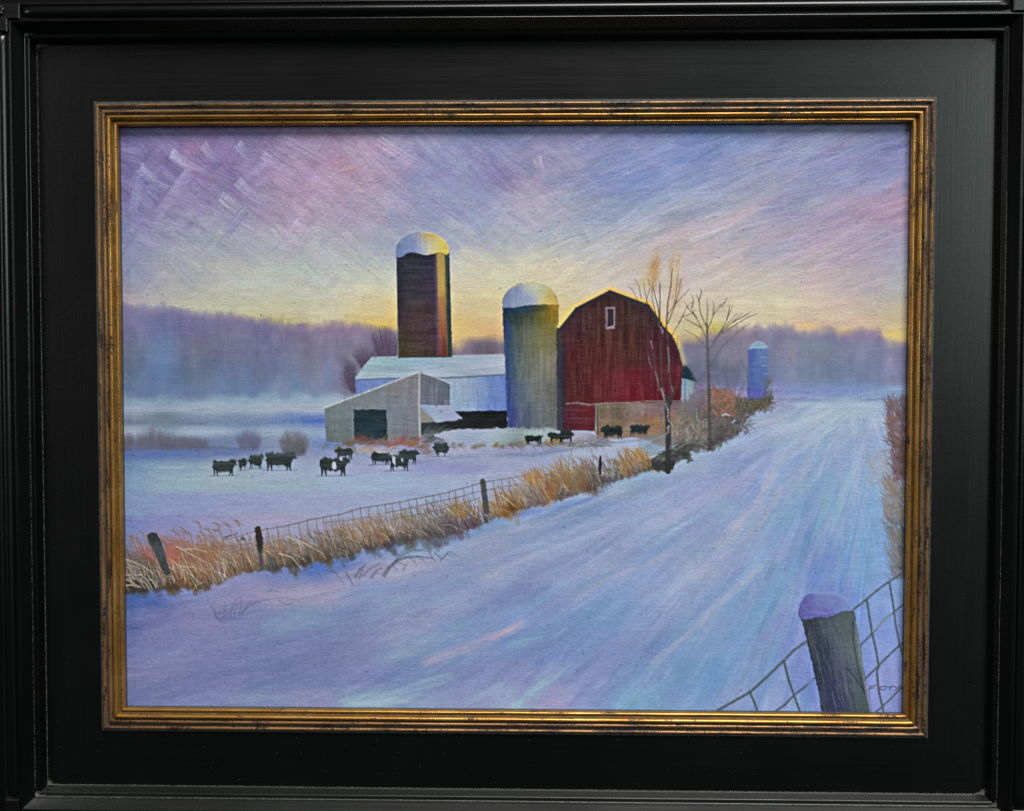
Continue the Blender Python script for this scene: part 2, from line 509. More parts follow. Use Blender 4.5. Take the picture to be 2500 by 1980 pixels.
scatter(420, 1300, 300, 2235, 720, lambda x, y: -math.radians(20 + 6 * rng.normal() + 8 * math.sin(x / 190)), (90, 240), (6, 16), hz, 9, .5, 1.1, SKY, .0012)
for x, y, ang, L, w, c, cv in [
 (596, 478, -52, 24, 15, (180,184,198), .0), (568, 532, -52, 60, 30, (136,132,180), 0), (520, 520, -52, 110, 36, (156,160,184), 0),
 (476, 362, 2, 62, 16, (188,124,160), 0), (468, 372, 4, 46, 10, (192,130,158), 0), (600, 480, -50, 40, 24, (140,118,166), 0), (335, 470, -75, 120, 24, (150,150,202), .002), (420, 480, -52, 160, 26, (160,152,194), 0),
 (318, 366, 20, 54, 20, (146,146,190), 0), (430, 330, 6, 150, 26, (112,104,164), 0), (350, 350, 6, 130, 30, (104,100,164), 0), (520, 330, -8, 80, 18, (128,112,166), 0), (610, 395, -42, 90, 14, (152,138,186), 0),
 (845, 405, -18, 95, 40, (184,146,168), .002), (880, 390, 47, 150, 30, (178,162,192), 0), (915, 365, 44, 160, 30, (182,152,186), 0), (985, 390, 44, 150, 34, (176,156,190), 0), (770, 440, 38, 190, 30, (180,152,186), 0), (860, 460, 36, 150, 30, (182,156,186), 0),
 (720, 470, 40, 150, 32, (176,146,176), 0), (1035, 410, 42, 90, 30, (146,148,194), 0), (1030, 425, -40, 90, 40, (130,138,194), 0), (1130, 400, -46, 170, 24, (146,150,194), 0), (1260, 400, 40, 170, 40, (150,146,192), 0),
 (1350, 500, 52, 190, 30, (170,160,190), 0), (1310, 480, 52, 160, 22, (176,160,186), 0), (1395, 395, 48, 120, 46, (158,150,180), 0), (1600, 390, 36, 230, 40, (140,144,196), 0), (1560, 410, 36, 200, 44, (118,138,196), 0),
 (1640, 355, 32, 180, 24, (142,146,196), .0022), (1500, 395, 36, 200, 30, (134,138,194), 0), (1700, 360, -8, 120, 40, (110,132,196), 0), (1840, 385, -10, 130, 24, (160,156,182), 0), (1850, 505, -26, 260, 22, (182,160,180), 0),
 (1680, 560, -22, 260, 26, (192,170,180), 0), (1800, 530, -24, 240, 24, (194,164,182), 0), (2050, 500, -24, 150, 30, (178,150,182), 0), (2060, 560, -28, 200, 30, (178,152,186), 0), (2190, 450, -45, 60, 22, (176,134,160), 0), (2140, 505, 18, 150, 24, (166,150,186), .003),
 (1500, 590, -22, 150, 18, (184,180,190), 0), (1650, 500, -18, 260, 26, (172,172,192), 0), (1920, 600, -22, 240, 34, (160,164,192), 0), (2080, 620, -26, 210, 26, (180,154,182), 0), (1180, 470, -40, 70, 40, (136,138,196), 0), (1000, 520, -10, 160, 60, (142,148,190), 0)]:
    stroke(x, y, math.radians(ang), L, w, c, .5, cv, .8, 12, .3)
for k in range(520):
    x, y = rng.uniform(290, 2230), rng.uniform(305, 760) if rng.random() < .85 else rng.uniform(305, 480)
    a = sky_ang(x, y) + (math.pi if rng.random() < .4 else 0)
    L = rng.uniform(60, 170) * (1 if y < 620 else .7)
    i, j = int((y - PY0) * PS), int((x - PX0) * PS)
    c = img[min(PH - 1, i), min(PW - 1, j)] + rng.normal(0, 9) + rng.normal(0, 4, 3)
    swoosh((x, y), (x + L * math.cos(a), y + L * math.sin(a)), rng.uniform(10, 34), c, rng.uniform(.26, .5) * (1 if y < 600 else .45), rng.normal(0, .05), 10, 1.5, .6)
for k in range(60):
    x, y = rng.uniform(1280, 2200), rng.uniform(330, 680)
    a = -math.radians(20 + 6 * rng.normal())
    L = rng.uniform(160, 380)
    i, j = int((y - PY0) * PS), int((x - PX0) * PS)
    c = img[min(PH - 1, i), min(PW - 1, j)] + rng.normal(0, 9) + rng.normal(0, 4, 3)
    swoosh((x, y), (x + L * math.cos(a), y + L * math.sin(a)), rng.uniform(8, 22), c, rng.uniform(.26, .42), rng.normal(0, .04), 10, 1.5, .5)
for k in range(64):
    x, y = rng.uniform(300, 1060), rng.uniform(320, 560)
    a = math.radians(rng.choice([38, 44, -50, -44, 28]) + rng.normal(0, 7)) + (math.pi if rng.random() < .5 else 0)
    L = rng.uniform(90, 190)
    i, j = int((y - PY0) * PS), int((x - PX0) * PS)
    c = SKY[i, j] + rng.choice([-15, 10, 15, 20]) + rng.normal(0, 4, 3)
    swoosh((x, y), (x + L * math.cos(a), y + L * math.sin(a)), rng.uniform(20, 42), c, rng.uniform(.3, .5), rng.normal(0, .06), 8, 1.8, .55)
for h, t, w, c, bow in [((416,372),(512,418),26,(178,176,212),.10), ((340,406),(446,462),24,(170,172,212),.12), ((496,350),(546,396),22,(166,158,204),.12), ((581,348),(618,386),20,(166,166,210),.1), ((578,440),(668,506),22,(176,178,208),.06), ((538,478),(652,548),24,(162,164,196),.05),
                        ((684,364),(600,420),12,(160,148,198),.02), ((466,416),(380,540),26,(158,150,196),.02), ((342,420),(316,470),18,(150,152,204),.05), ((652,392),(560,470),14,(152,138,186),0), ((600,508),(528,600),30,(138,134,182),0), ((640,372),(760,440),26,(170,150,190),.03), ((700,340),(860,420),24,(158,140,178),.02),
                        ((1020,330),(1140,430),30,(156,154,196),.03), ((870,345),(1000,470),26,(184,166,194),.02), ((920,340),(1060,420),24,(178,150,186),.02), ((800,400),(880,370),18,(176,128,156),.04), ((830,420),(920,385),16,(188,140,160),.04), ((885,455),(960,420),10,(160,128,164),.02), ((1310,385),(1330,430),22,(190,176,194),.05)]:
    swoosh(h, t, w, c, .62, bow, 16, 2.0, .8)
img += noise(60, 40, 31)[..., None] * 6
# warm light behind the far trees
for x, y, w, h, c, a in [(1120, 800, 60, 34, (232,184,70), .5), (1200, 815, 40, 26, (228,166,80), .5), (930, 800, 46, 22, (230,182,40), .75), (690, 785, 50, 12, (206,188,70), .5), (640, 776, 60, 10, (196,184,90), .4), (740, 797, 30, 8, (206,150,80), .5), (860, 792, 60, 12, (222,184,90), .5),
                       (1385, 775, 24, 26, (234,190,50), .6), (1690, 838, 46, 26, (222,186,60), .7), (1745, 806, 34, 24, (206,186,40), .75), (1975, 797, 30, 10, (228,176,90), .7), (2060, 812, 30, 12, (232,182,80), .7), (2190, 818, 40, 16, (234,190,80), .8)]:
    sl = box(x - 2.2 * w, y - 2.2 * h, x + 2.2 * w, y + 2.2 * h)
    d = ((GX[sl] - x) / w) ** 2 + ((GY[sl] - y) / h) ** 2
    put(sl, np.exp(-d * 1.3) * a, c)

# ---- far woods, fields and road
L_WOOD = label('painted_woods', None, 'stuff')
L_FIELD = label('painted_snow_field')
L_ROAD = label('painted_snow_road')
WOOD = grad(rows({
 755: [(300,118,112,160),(360,116,112,162),(440,120,116,160),(560,140,120,165),(640,150,112,160),(720,158,112,150),(800,160,118,150),(880,158,122,148),(1150,150,116,130),(1800,146,116,148),(1900,136,120,156),(2000,148,118,156),(2100,166,114,150),(2200,160,112,146)],
 800: [(300,112,108,158),(400,104,106,160),(480,112,108,158),(560,116,112,152),(640,112,106,154),(720,122,108,148),(800,138,112,150),(880,136,114,148),(1150,136,112,132),(1740,150,118,140),(1800,140,118,150),(1900,122,116,156),(2000,120,120,158),(2100,140,114,156),(2200,150,116,154)],
 860: [(300,106,114,150),(400,98,122,168),(480,110,110,146),(560,106,108,146),(640,112,112,156),(720,112,106,142),(800,122,116,150),(880,118,108,138),(1150,122,108,128),(1750,120,114,140),(1800,128,124,150),(1900,122,122,156),(2000,118,126,154),(2100,120,124,162),(2200,124,122,160)],
 910: [(300,92,112,146),(400,86,118,168),(480,92,110,144),(560,92,112,152),(640,96,116,160),(720,108,110,142),(800,120,126,160),(880,112,112,140),(1750,106,110,140),(1900,112,124,166),(2000,106,124,158),(2100,104,120,160),(2200,120,124,166)],
 950: [(300,92,120,164),(400,96,124,170),(560,98,126,172),(720,116,140,180),(880,110,116,150),(1900,112,130,180),(2100,108,126,176)]}), 46, 28)
FIELD = grad(rows({
 945: [(310,100,126,168),(450,104,130,172),(600,108,138,180),(750,128,154,190),(830,140,150,190)],
 972: [(310,124,144,180),(450,126,146,182),(600,130,156,190),(750,138,160,192),(840,158,168,196)],
 1002: [(310,150,162,194),(500,156,166,192),(650,160,170,194),(780,166,172,198)],
 1030: [(300,118,124,160),(400,108,122,152),(500,112,130,170),(600,114,132,176),(700,104,126,184),(770,78,104,196)],
 1055: [(310,156,168,196),(500,154,170,200),(700,156,170,198),(780,140,160,200)],
 1085: [(310,106,106,138),(400,100,108,140),(500,104,118,164),(600,112,124,170),(700,124,134,170),(780,108,130,196)],
 1110: [(310,86,104,178),(400,84,106,182),(470,102,116,178),(560,112,122,174),(720,136,140,184),(860,140,146,190),(1000,140,140,186),(1120,160,160,196),(1300,146,146,190),(1450,160,166,198)],
 1140: [(310,110,138,186),(420,132,156,188),(550,144,160,186),(700,148,162,198),(900,152,156,200),(1100,142,144,198),(1300,156,158,202),(1420,162,166,204)],
 1180: [(310,124,150,194),(420,142,166,192),(550,150,168,190),(700,150,168,198),(900,152,168,206),(1100,154,164,204),(1250,156,160,200)],
 1230: [(310,126,144,196),(450,138,146,200),(600,148,152,200),(780,152,158,202),(950,152,160,202)],
 1290: [(310,118,130,196),(420,136,134,196),(520,150,142,194),(650,158,150,192),(760,156,152,192)],
 1340: [(330,120,126,180),(600,160,146,180)]}), 60, 17)
ROAD = grad(rows({
 945: [(1760,126,120,180),(1880,128,128,188),(1980,116,132,192),(2080,108,130,192),(2180,128,150,200)],
 970: [(1780,130,118,172),(1880,136,128,190),(1980,130,138,196),(2080,118,136,194),(2180,120,136,190)],
 995: [(1800,150,140,176),(1900,158,154,190),(2000,164,182,204),(2100,166,186,206),(2170,158,176,206)],
 1030: [(1760,150,156,192),(1850,162,164,202),(1950,158,172,206),(2050,156,174,206),(2150,148,162,206)],
 1080: [(1650,140,150,180),(1750,152,168,200),(1850,142,158,206),(1950,148,166,208),(2050,146,164,208),(2150,140,156,206)],
 1130: [(1600,150,160,186),(1700,150,166,200),(1800,128,146,202),(1900,146,158,208),(2000,140,160,208),(2120,142,160,210)],
 1190: [(1400,156,162,196),(1500,154,164,196),(1600,142,156,200),(1700,140,150,204),(1800,140,146,200),(1900,140,160,208),(2000,132,160,206),(2100,136,164,210)],
 1260: [(1200,134,150,196),(1300,148,156,200),(1400,138,154,200),(1500,138,152,202),(1600,142,158,204),(1700,138,150,200),(1800,142,160,204),(1900,126,156,206),(2000,128,154,206),(2100,130,158,212)],
 1340: [(900,120,136,196),(1000,138,152,198),(1100,136,152,200),(1200,146,154,198),(1300,140,154,202),(1400,134,152,202),(1500,132,148,200),(1600,130,150,204),(1700,142,156,202),(1800,136,152,206),(1900,138,154,208),(2000,116,142,206),(2100,124,158,214)],
 1400: [(700,110,124,188),(800,88,110,190),(900,144,142,190),(1000,152,152,196),(1100,136,150,200),(1200,146,154,200),(1300,130,142,198),(1400,130,148,202),(1500,138,154,204),(1600,134,154,208),(1700,150,160,204),(1800,140,152,204),(1900,126,156,208),(2000,112,140,212),(2100,124,156,216)],
 1450: [(300,64,90,176),(380,84,104,178),(460,112,120,186),(560,134,130,188),(680,146,138,188),(800,150,144,192),(900,130,146,196),(1000,124,140,192),(1100,130,148,200),(1200,120,138,196),(1300,116,134,196),(1400,128,148,206),(1500,122,146,204),(1600,138,154,206),(1700,134,154,206),(1800,126,152,206),(1900,122,152,208),(2050,110,130,210),(2150,128,156,220)],
 1510: [(300,84,104,182),(400,112,116,184),(500,126,124,186),(600,114,122,184),(720,120,138,190),(850,118,134,190),(1000,130,142,194),(1150,126,142,198),(1300,122,144,204),(1450,116,144,204),(1600,128,148,204),(1700,134,154,206),(1850,120,152,208),(1980,124,140,212),(2150,126,148,222)],
 1580: [(300,100,112,180),(400,114,120,184),(520,122,124,186),(640,110,122,182),(760,114,124,186),(900,120,130,190),(1020,130,146,196),(1150,124,142,198),(1300,116,138,200),(1450,120,138,202),(1600,124,144,204),(1700,128,154,208),(1850,122,150,208),(1960,122,142,214),(2150,128,146,222)],
 1650: [(300,112,116,180),(420,122,124,184),(540,116,122,186),(660,108,124,186),(780,118,128,188),(900,130,132,192),(1020,122,138,194),(1150,122,136,196),(1300,130,138,200),(1450,122,140,202),(1600,124,146,204),(1700,108,146,206),(1850,124,154,212),(1970,120,140,216),(2150,128,142,222)],
 1720: [(300,116,120,184),(420,128,130,190),(540,122,132,192),(660,126,138,194),(780,142,140,192),(900,144,166,200),(1020,130,150,202),(1150,128,138,198),(1240,144,160,206),(1350,146,144,202),(1450,126,142,204),(1560,122,158,206),(1700,118,146,210),(1850,132,154,214),(2150,132,142,222)]}), 52, 27)
fence_foot = [(270,1450),(340,1447),(440,1440),(560,1420),(680,1395),(860,1362),(960,1335),(1080,1318),(1180,1280),(1300,1240),(1450,1195),(1560,1150),(1640,1130),(1700,1110),(1760,1070),(1830,1035),(1880,985),(1900,978)]
top_w = [(270,746),(300,742),(330,748),(350,742),(372,750),(402,744),(412,752),(440,752),(470,760),(520,764),(580,766),(610,774),(640,782),(660,780),(690,790),(730,792),(770,794),(800,786),(840,786),(880,792),(920,800),(960,802),(1000,806),(1060,830),(1100,838),(1118,842),(1140,826),(1170,822),(1210,818),(1235,826),(1300,830),(1700,820),(1740,812),(1790,800),(1850,796),(1880,796),(1936,800),(1948,810),(1990,806),(2030,800),(2050,812),(2085,806),(2110,800),(2150,806),(2162,832),(2200,834),(2260,834)]
tw = np.interp(GX[0], [p[0] for p in top_w], [p[1] for p in top_w])[None, :] + 9 * noise(14, 9, 41) + 4 * noise(4, 4, 42)
low = np.where(GX < 1400, 966 + 22 * noise(14, 40, 43), 938 + 8 * noise(30, 40, 44))
a = np.clip((GY - tw + 8) / 28, 0, 1) * np.clip((low - GY) / 22 + .5, 0, 1)
WOOD = WOOD * .86 + np.array((134, 136, 160), np.float32) * .14
gw = WOOD + (STREAKV * 5)[..., None] + (noise(14, 34, 45) * 14)[..., None] * np.array([1, .9, .7]) + (noise(30, 60, 46) * 12)[..., None]
below = GY > 900
foot = np.interp(GX[0], [p[0] for p in fence_foot], [p[1] for p in fence_foot])[None, :] + 0 * GY
right = (GX > 1560) & (GY > 930)
base = np.where((GY > foot - 12)[..., None] | right[..., None], ROAD, FIELD)
ground = np.where(GX < 1500, GY > 900, GY > 925)
put((slice(0, PH), slice(0, PW)), np.clip((GY - np.where(GX < 1500, 915, 912)) / 8, 0, 1), base)
put((slice(0, PH), slice(0, PW)), a, gw)
psi = np.log(np.maximum(GY - 925, 2) / np.maximum(2150 - GX, 25) ** .74)
q0, q1 = psi[GY > 960].min(), psi[GY > 960].max()
bi = np.clip((psi - q0) / (q1 - q0), 0, 1)
rg = np.random.default_rng(77)
def bands(n, m):
    g = rg.random((n + 2, m + 2)).astype(np.float32) - .5
    a, b = bi * n, np.clip((GX - 270) / 1990, 0, 1) * m
    i, j = a.astype(int), b.astype(int)
    f, h = a - i, b - j
    f, h = f * f * (3 - 2 * f), h * h * (3 - 2 * h)
    return (g[i, j] * (1 - f) + g[i + 1, j] * f) * (1 - h) + (g[i, j + 1] * (1 - f) + g[i + 1, j + 1] * f) * h
bd = bands(46, 5)[..., None] * np.array((24, 7, -2)) + bands(80, 9)[..., None] * np.array((14, 13, 10)) + bands(150, 14)[..., None] * np.array((9, 9, 8))
isroad = ((GY > foot - 12) | right)[..., None]
img[:] = img + bd * isroad * np.clip((GY - 960) / 40, 0, 1)[..., None]
ROAD = ROAD + bd * .8
lab[:] = L_SKY
lab[(GY > tw + 4) & (GY <= low)] = L_WOOD
lab[(GY > low) & ~isroad[..., 0]] = L_FIELD
lab[(GY > low) & isroad[..., 0]] = L_ROAD
for x, y, w, h, c, al in [(700,905,26,50,(104,128,176),.4),(400,880,22,70,(92,128,182),.5),(540,920,16,36,(96,128,176),.35),(610,928,12,30,(96,126,182),.4),(720,930,10,34,(104,136,190),.4),(800,915,14,36,(110,132,190),.5),(1930,860,16,50,(146,130,146),.35),(735,820,26,46,(104,98,128),.35),(500,840,26,40,(104,100,132),.4),(630,900,16,40,(108,104,134),.35)]:
    sl = box(x - 2 * w, y - 2 * h, x + 2 * w, y + 2 * h)
    put(sl, np.exp(-((GX[sl] - x) / w) ** 2 - ((GY[sl] - y) / h) ** 2) * al, c)
scatter(420, 285, 770, 970, 960, lambda x, y: math.pi / 2 + rng.normal(0, .15), (30, 70), (6, 14), lab == L_WOOD, 5, .35, .4)
scatter(360, 1720, 800, 2235, 935, lambda x, y: math.pi / 2 + rng.normal(0, .3), (26, 60), (6, 14), lab == L_WOOD, 5, .35, .4)
scatter(520, 285, 955, 1300, 1330, lambda x, y: rng.normal(0, .06) - .03, (50, 140), (5, 12), lab == L_FIELD, 6, .5, .4, FIELD)
def road_ang(x, y):
    a = math.atan2(930 - y, 2090 - x)
    k = np.clip((x - 300) / 1500, 0, 1)
    return a * (0.5 + 0.5 * k) + rng.normal(0, .05)
scatter(1500, 285, 960, 2235, 1750, road_ang, (70, 190), (8, 22), lab == L_ROAD, 7, .5, .5, ROAD, .0006)
for pts, w, c, al in [
 ([(1040,1622),(1130,1585),(1200,1555),(1275,1518)], 20, (182,158,196), .75), ([(1180,1560),(1240,1535),(1280,1515)], 14, (196,158,190), .5), ([(1410,1455),(1500,1405),(1590,1375),(1660,1345)], 18, (166,160,200), .6),
 ([(1591,1625),(1650,1575),(1708,1524),(1752,1477),(1810,1425),(1857,1383)], 20, (168,166,200), .6), ([(1757,1365),(1800,1325),(1850,1280),(1885,1235),(1905,1190)], 18, (170,164,198), .5), ([(1787,1293),(1845,1234),(1870,1195),(1895,1150)], 24, (178,168,204), .65),
 ([(1745,1330),(1790,1290),(1820,1250)], 24, (164,170,196), .6), ([(1240,1385),(1357,1335),(1462,1300),(1533,1265)], 12, (172,170,208), .6), ([(1250,1300),(1350,1270),(1440,1225),(1520,1195)], 14, (168,166,202), .5), ([(1620,1260),(1680,1215),(1740,1165)], 16, (150,160,206), .5),
 ([(845,1724),(930,1704),(1020,1676),(1100,1652)], 22, (150,178,206), .7), ([(860,1722),(950,1712),(1010,1712)], 16, (156,184,208), .7), ([(1236,1738),(1290,1698),(1330,1665),(1390,1620)], 20, (150,186,210), .75), ([(1500,1738),(1560,1694),(1640,1655)], 22, (122,172,206), .6), ([(1560,1720),(1640,1675)], 10, (130,178,212), .5),
 ([(960,1600),(1060,1565),(1130,1540)], 26, (134,158,196), .5), ([(1100,1530),(1230,1495),(1320,1465),(1390,1425)], 18, (126,158,202), .5), ([(1230,1580),(1330,1545),(1440,1490),(1560,1420)], 26, (112,146,204), .5), ([(1430,1430),(1560,1370),(1660,1300)], 16, (114,150,208), .5), ([(1240,1580),(1320,1555)], 24, (136,170,200), .5),
 ([(930,1620),(1000,1595)], 26, (134,160,200), .5), ([(860,1450),(960,1425),(1060,1395)], 26, (122,146,200), .45), ([(1600,1330),(1650,1295),(1695,1265)], 12, (130,172,210), .5), ([(1620,1310),(1680,1275)], 5, (160,196,216), .6), ([(800,1425),(900,1400),(990,1375),(1090,1375)], 22, (166,152,192), .5), ([(770,1440),(860,1425)], 22, (160,146,192), .5),
 ([(1180,1420),(1240,1390)], 20, (160,164,196), .5), ([(860,1680),(930,1668)], 18, (158,144,196), .5), ([(500,1670),(620,1655),(700,1640)], 24, (130,124,188), .35), ([(560,1600),(640,1585),(760,1570)], 22, (124,122,186), .35), ([(640,1540),(740,1525),(820,1530)], 26, (122,142,194), .4), ([(570,1712),(680,1705),(800,1690)], 18, (136,150,196), .45),
 ([(1880,1090),(1860,1150),(1820,1220),(1760,1290)], 22, (124,142,202), .45), ([(1980,1050),(1975,1120),(1950,1190)], 20, (158,168,208), .4), ([(2040,1040),(2050,1120),(2060,1200)], 14, (150,156,206), .4), ([(2030,1200),(2010,1260),(1990,1310)], 20, (118,164,200), .55), ([(2050,1220),(2035,1290)], 24, (116,166,198), .5),
 ([(2040,1350),(2000,1400),(1980,1440)], 34, (96,128,206), .55), ([(1920,1420),(1860,1480),(1800,1540)], 26, (116,150,208), .4), ([(1700,1610),(1780,1560),(1860,1500)], 30, (118,144,206), .4), ([(1860,1560),(1900,1530),(1950,1490)], 30, (128,132,208), .45), ([(1640,1560),(1700,1500),(1780,1430)], 14, (122,150,202), .4), ([(1700,1500),(1790,1420),(1830,1370)], 16, (122,136,202), .45),
 ([(300,1462),(360,1470),(420,1475)], 34, (66,92,180), .6), ([(760,1395),(830,1378),(880,1366)], 30, (78,104,190), .7), ([(740,1392),(800,1384)], 26, (82,106,190), .6), ([(1050,1330),(1120,1315),(1200,1290)], 26, (100,126,192), .5), ([(1260,1262),(1350,1240),(1420,1222),(1480,1200)], 14, (96,116,200), .55), ([(540,1512),(600,1508)], 18, (96,110,180), .5),
 ([(1780,976),(1900,976),(2000,978),(2100,978),(2170,972)], 5, (100,112,170), .6), ([(1870,955),(2000,962),(2150,955)], 16, (110,130,196), .4), ([(1940,992),(2060,988),(2170,990)], 14, (172,190,208), .55), ([(2170,950),(2235,948)], 6, (150,180,210), .7)]:
    p = np.array(pts, float)
    for k in range(len(p) - 1):
        d = p[k + 1] - p[k]
        L = math.hypot(*d)
        m = (p[k] + p[k + 1]) / 2
        for q in range(4):
            stroke(m[0] + rng.normal(0, 6), m[1] + rng.normal(0, w * .28), math.atan2(d[1], d[0]) + rng.normal(0, .04), L * 1.45, w * rng.uniform(.45, 1.0), np.array(c) + rng.normal(0, 5, 3), al * .36, 0, .7, 10, .4)
        dr = -d / L
        swoosh(m - dr * L * .6, m + dr * L * .7, w * .8, np.array(c) + 6, al * .3, rng.normal(0, .01), 9, 1.0, .5)
for k in range(420):
    x, y = rng.uniform(300, 2190), rng.uniform(1000, 1735)
    i, j = int((y - PY0) * PS), int((x - PX0) * PS)
    if lab[i, j] != L_ROAD:
        continue
    a = road_ang(x, y) + math.pi
    L = rng.uniform(60, 220) * (.5 + .5 * (y - 950) / 800)
    swoosh((x, y), (x + L * math.cos(a), y + L * math.sin(a)), rng.uniform(6, 20), img[i, j] + rng.normal(0, 9) + rng.normal(0, 4, 3), rng.uniform(.18, .42), rng.normal(0, .02), 8, .9, .6)
for k in range(150):
    x, y = rng.uniform(290, 1300), rng.uniform(960, 1300)
    i, j = int((y - PY0) * PS), int((x - PX0) * PS)
    if lab[i, j] == L_FIELD:
        L = rng.uniform(50, 140)
        swoosh((x, y), (x + L, y + rng.normal(0, 5)), rng.uniform(4, 10), img[i, j] + rng.normal(0, 7) + rng.normal(0, 3, 3), rng.uniform(.2, .4), rng.normal(0, .01), 7, .7, .6)
for pts, w, c, al in [([(300,1033),(420,1030),(520,1034)], 11, (104,118,150), .5), ([(520,1032),(650,1035),(780,1028)], 8, (98,122,180), .55), ([(740,1032),(793,1031)], 11, (72,98,196), .8), ([(580,1022),(640,1020),(700,1026)], 5, (120,132,168), .5), ([(300,1084),(420,1086),(530,1094)], 10, (96,100,140), .6), ([(340,1112),(420,1110),(520,1108),(620,1102)], 18, (84,106,186), .6), ([(440,1100),(560,1094),(640,1098)], 10, (100,108,166), .5), ([(1100,1120),(1200,1112),(1300,1108),(1400,1098)], 12, (124,124,186), .5), ([(900,1136),(1000,1128),(1090,1120)], 6, (118,124,170), .5), ([(380,1140),(480,1138),(600,1142)], 8, (150,170,196), .5), ([(800,1095),(800,1085),(860,1090)], 14, (96,124,198), .5)]:
    p = np.array(pts, float)
    for k in range(len(p) - 1):
        d = p[k + 1] - p[k]
        m = (p[k] + p[k + 1]) / 2
        for q in range(2):
            stroke(m[0], m[1] + rng.normal(0, 2), math.atan2(d[1], d[0]), math.hypot(*d) * 1.3, w * rng.uniform(.7, 1.1), np.array(c) + rng.normal(0, 4, 3), al * .7, 0, .4, 8, .25)

def dabs(lst, ang=-112, spread=14, n=14, al=.34, lb=None, lng=1.5):
    for x, y, r_, c in lst:
        for k in range(n):
            stroke(x + rng.normal(0, r_ * .4), y + rng.normal(0, r_ * .3), math.radians(ang + spread * rng.normal()), r_ * lng, r_ * .5, np.array(c, float) + rng.normal(0, 9, 3), al, 0, .6, 18, .4)
        if lb is not None:
            sl = box(x - r_, y - r_, x + r_, y + r_)
            lab[sl][((GX[sl] - x) ** 2 + (GY[sl] - y) ** 2) < (r_ * .7) ** 2] = lb

# ragged feathering of the far tree tops
for k in range(360):
    x = rng.uniform(285, 960) if k % 3 else rng.uniform(1700, 2235)
    i0 = int((np.interp(x, [q[0] for q in top_w], [q[1] for q in top_w]) + 16 - PY0) * PS)
    j0 = int((x - PX0) * PS)
    if not 0 <= j0 < PW:
        continue
    y = i0 / PS + PY0
    h_ = rng.uniform(18, 56)
    c = WOOD[min(PH - 1, i0 + 8), j0] + rng.normal(0, 6) + np.array((8, -2, 2)) * rng.random()
    stroke(x, y, math.radians(90 + 16 * rng.normal()), h_, rng.uniform(7, 16), c, .2, 0, .3, 5, .35)
for k in range(260):
    x, y = (rng.uniform(290, 960), rng.uniform(800, 940)) if k % 3 else (rng.uniform(1700, 2230), rng.uniform(830, 930))
    i0, j0 = int((y - PY0) * PS), int((x - PX0) * PS)
    if lab[i0, j0] == L_WOOD:
        a_ = math.pi / 2 + rng.normal(0, .12)
        L = rng.uniform(30, 80)
        c = img[i0, j0] + rng.choice([-9, 7, 10]) + rng.normal(0, 4, 3)
        swoosh((x, y - L / 2), (x + L * math.cos(a_), y + L / 2), rng.uniform(5, 14), c, .26, 0, 6, .5, .6)

# ---- bare bushes of the field
def brush_bush(cx, cy, rx, ry, cols, n, lb, lean=0.0, w=2.2, al=.35):
    for k in range(n):
        t = rng.uniform(-1, 1)
        r = rng.uniform(.35, 1.0) * math.sqrt(max(.05, 1 - .75 * t * t))
        x0 = cx + t * rx * .55
        x1, y1 = cx + t * rx * (0.6 + .5 * r) + lean * r * ry, cy - r * ry
        c = cols[rng.integers(len(cols))] + rng.normal(0, 6, 3)
        line(bez((x0, cy + rng.normal(0, 3)), ((x0 + x1) / 2 - t * 4, (cy + y1) / 2), (x1, y1), 4), w, w * .5, c, al * rng.uniform(.6, 1.2), lb, .05, cut=.7)
B = [np.array(c, float) for c in ((92,96,120),(104,104,128),(84,92,112),(112,108,126))]
L_BUSH = label('painted_bush')
brush_bush(718, 1108, 46, 62, [np.array((96,98,112.)), np.array((110,110,122.)), np.array((88,90,104.))], 420, L_BUSH, w=3.2, al=.26)
dabs([(705,1098,16,(92,92,108)),(735,1100,14,(80,84,100)),(322,1086,14,(96,92,122)),(300,1090,14,(112,98,120)),(345,1074,14,(100,104,130)),(385,1070,12,(98,104,128)),(405,1080,14,(92,94,120)),(420,1088,14,(92,98,126)),(460,1086,12,(106,100,122)),(505,1096,12,(112,108,136)),(530,1098,12,(104,112,156)),(600,1080,14,(110,116,156)),(620,1088,14,(104,108,150)),(690,1085,14,(112,114,128)),(750,1085,14,(112,118,134)),(718,1066,16,(120,124,136)),(372,1084,16,(84,90,118)),(440,1090,14,(98,96,124)),(480,1092,12,(104,98,126))], -90, 12, 10, .3)
L_BUSH2 = label('painted_bush')
brush_bush(608, 1094, 40, 46, [np.array((92,98,136.)), np.array((104,106,140.))], 260, L_BUSH2, w=3, al=.3)
L_BUSH3 = label('painted_bush')
for cx, ry in [(310, 36), (350, 42), (375, 52), (400, 40), (420, 34), (445, 30), (470, 28), (492, 26)]:
    brush_bush(cx, 1092, 24, ry * 1.1, B, 90, L_BUSH3, w=2.8, al=.3)
line([(297,1092),(400,1094),(500,1090),(560,1094)], 8, 4, (94,100,140), .5, None)

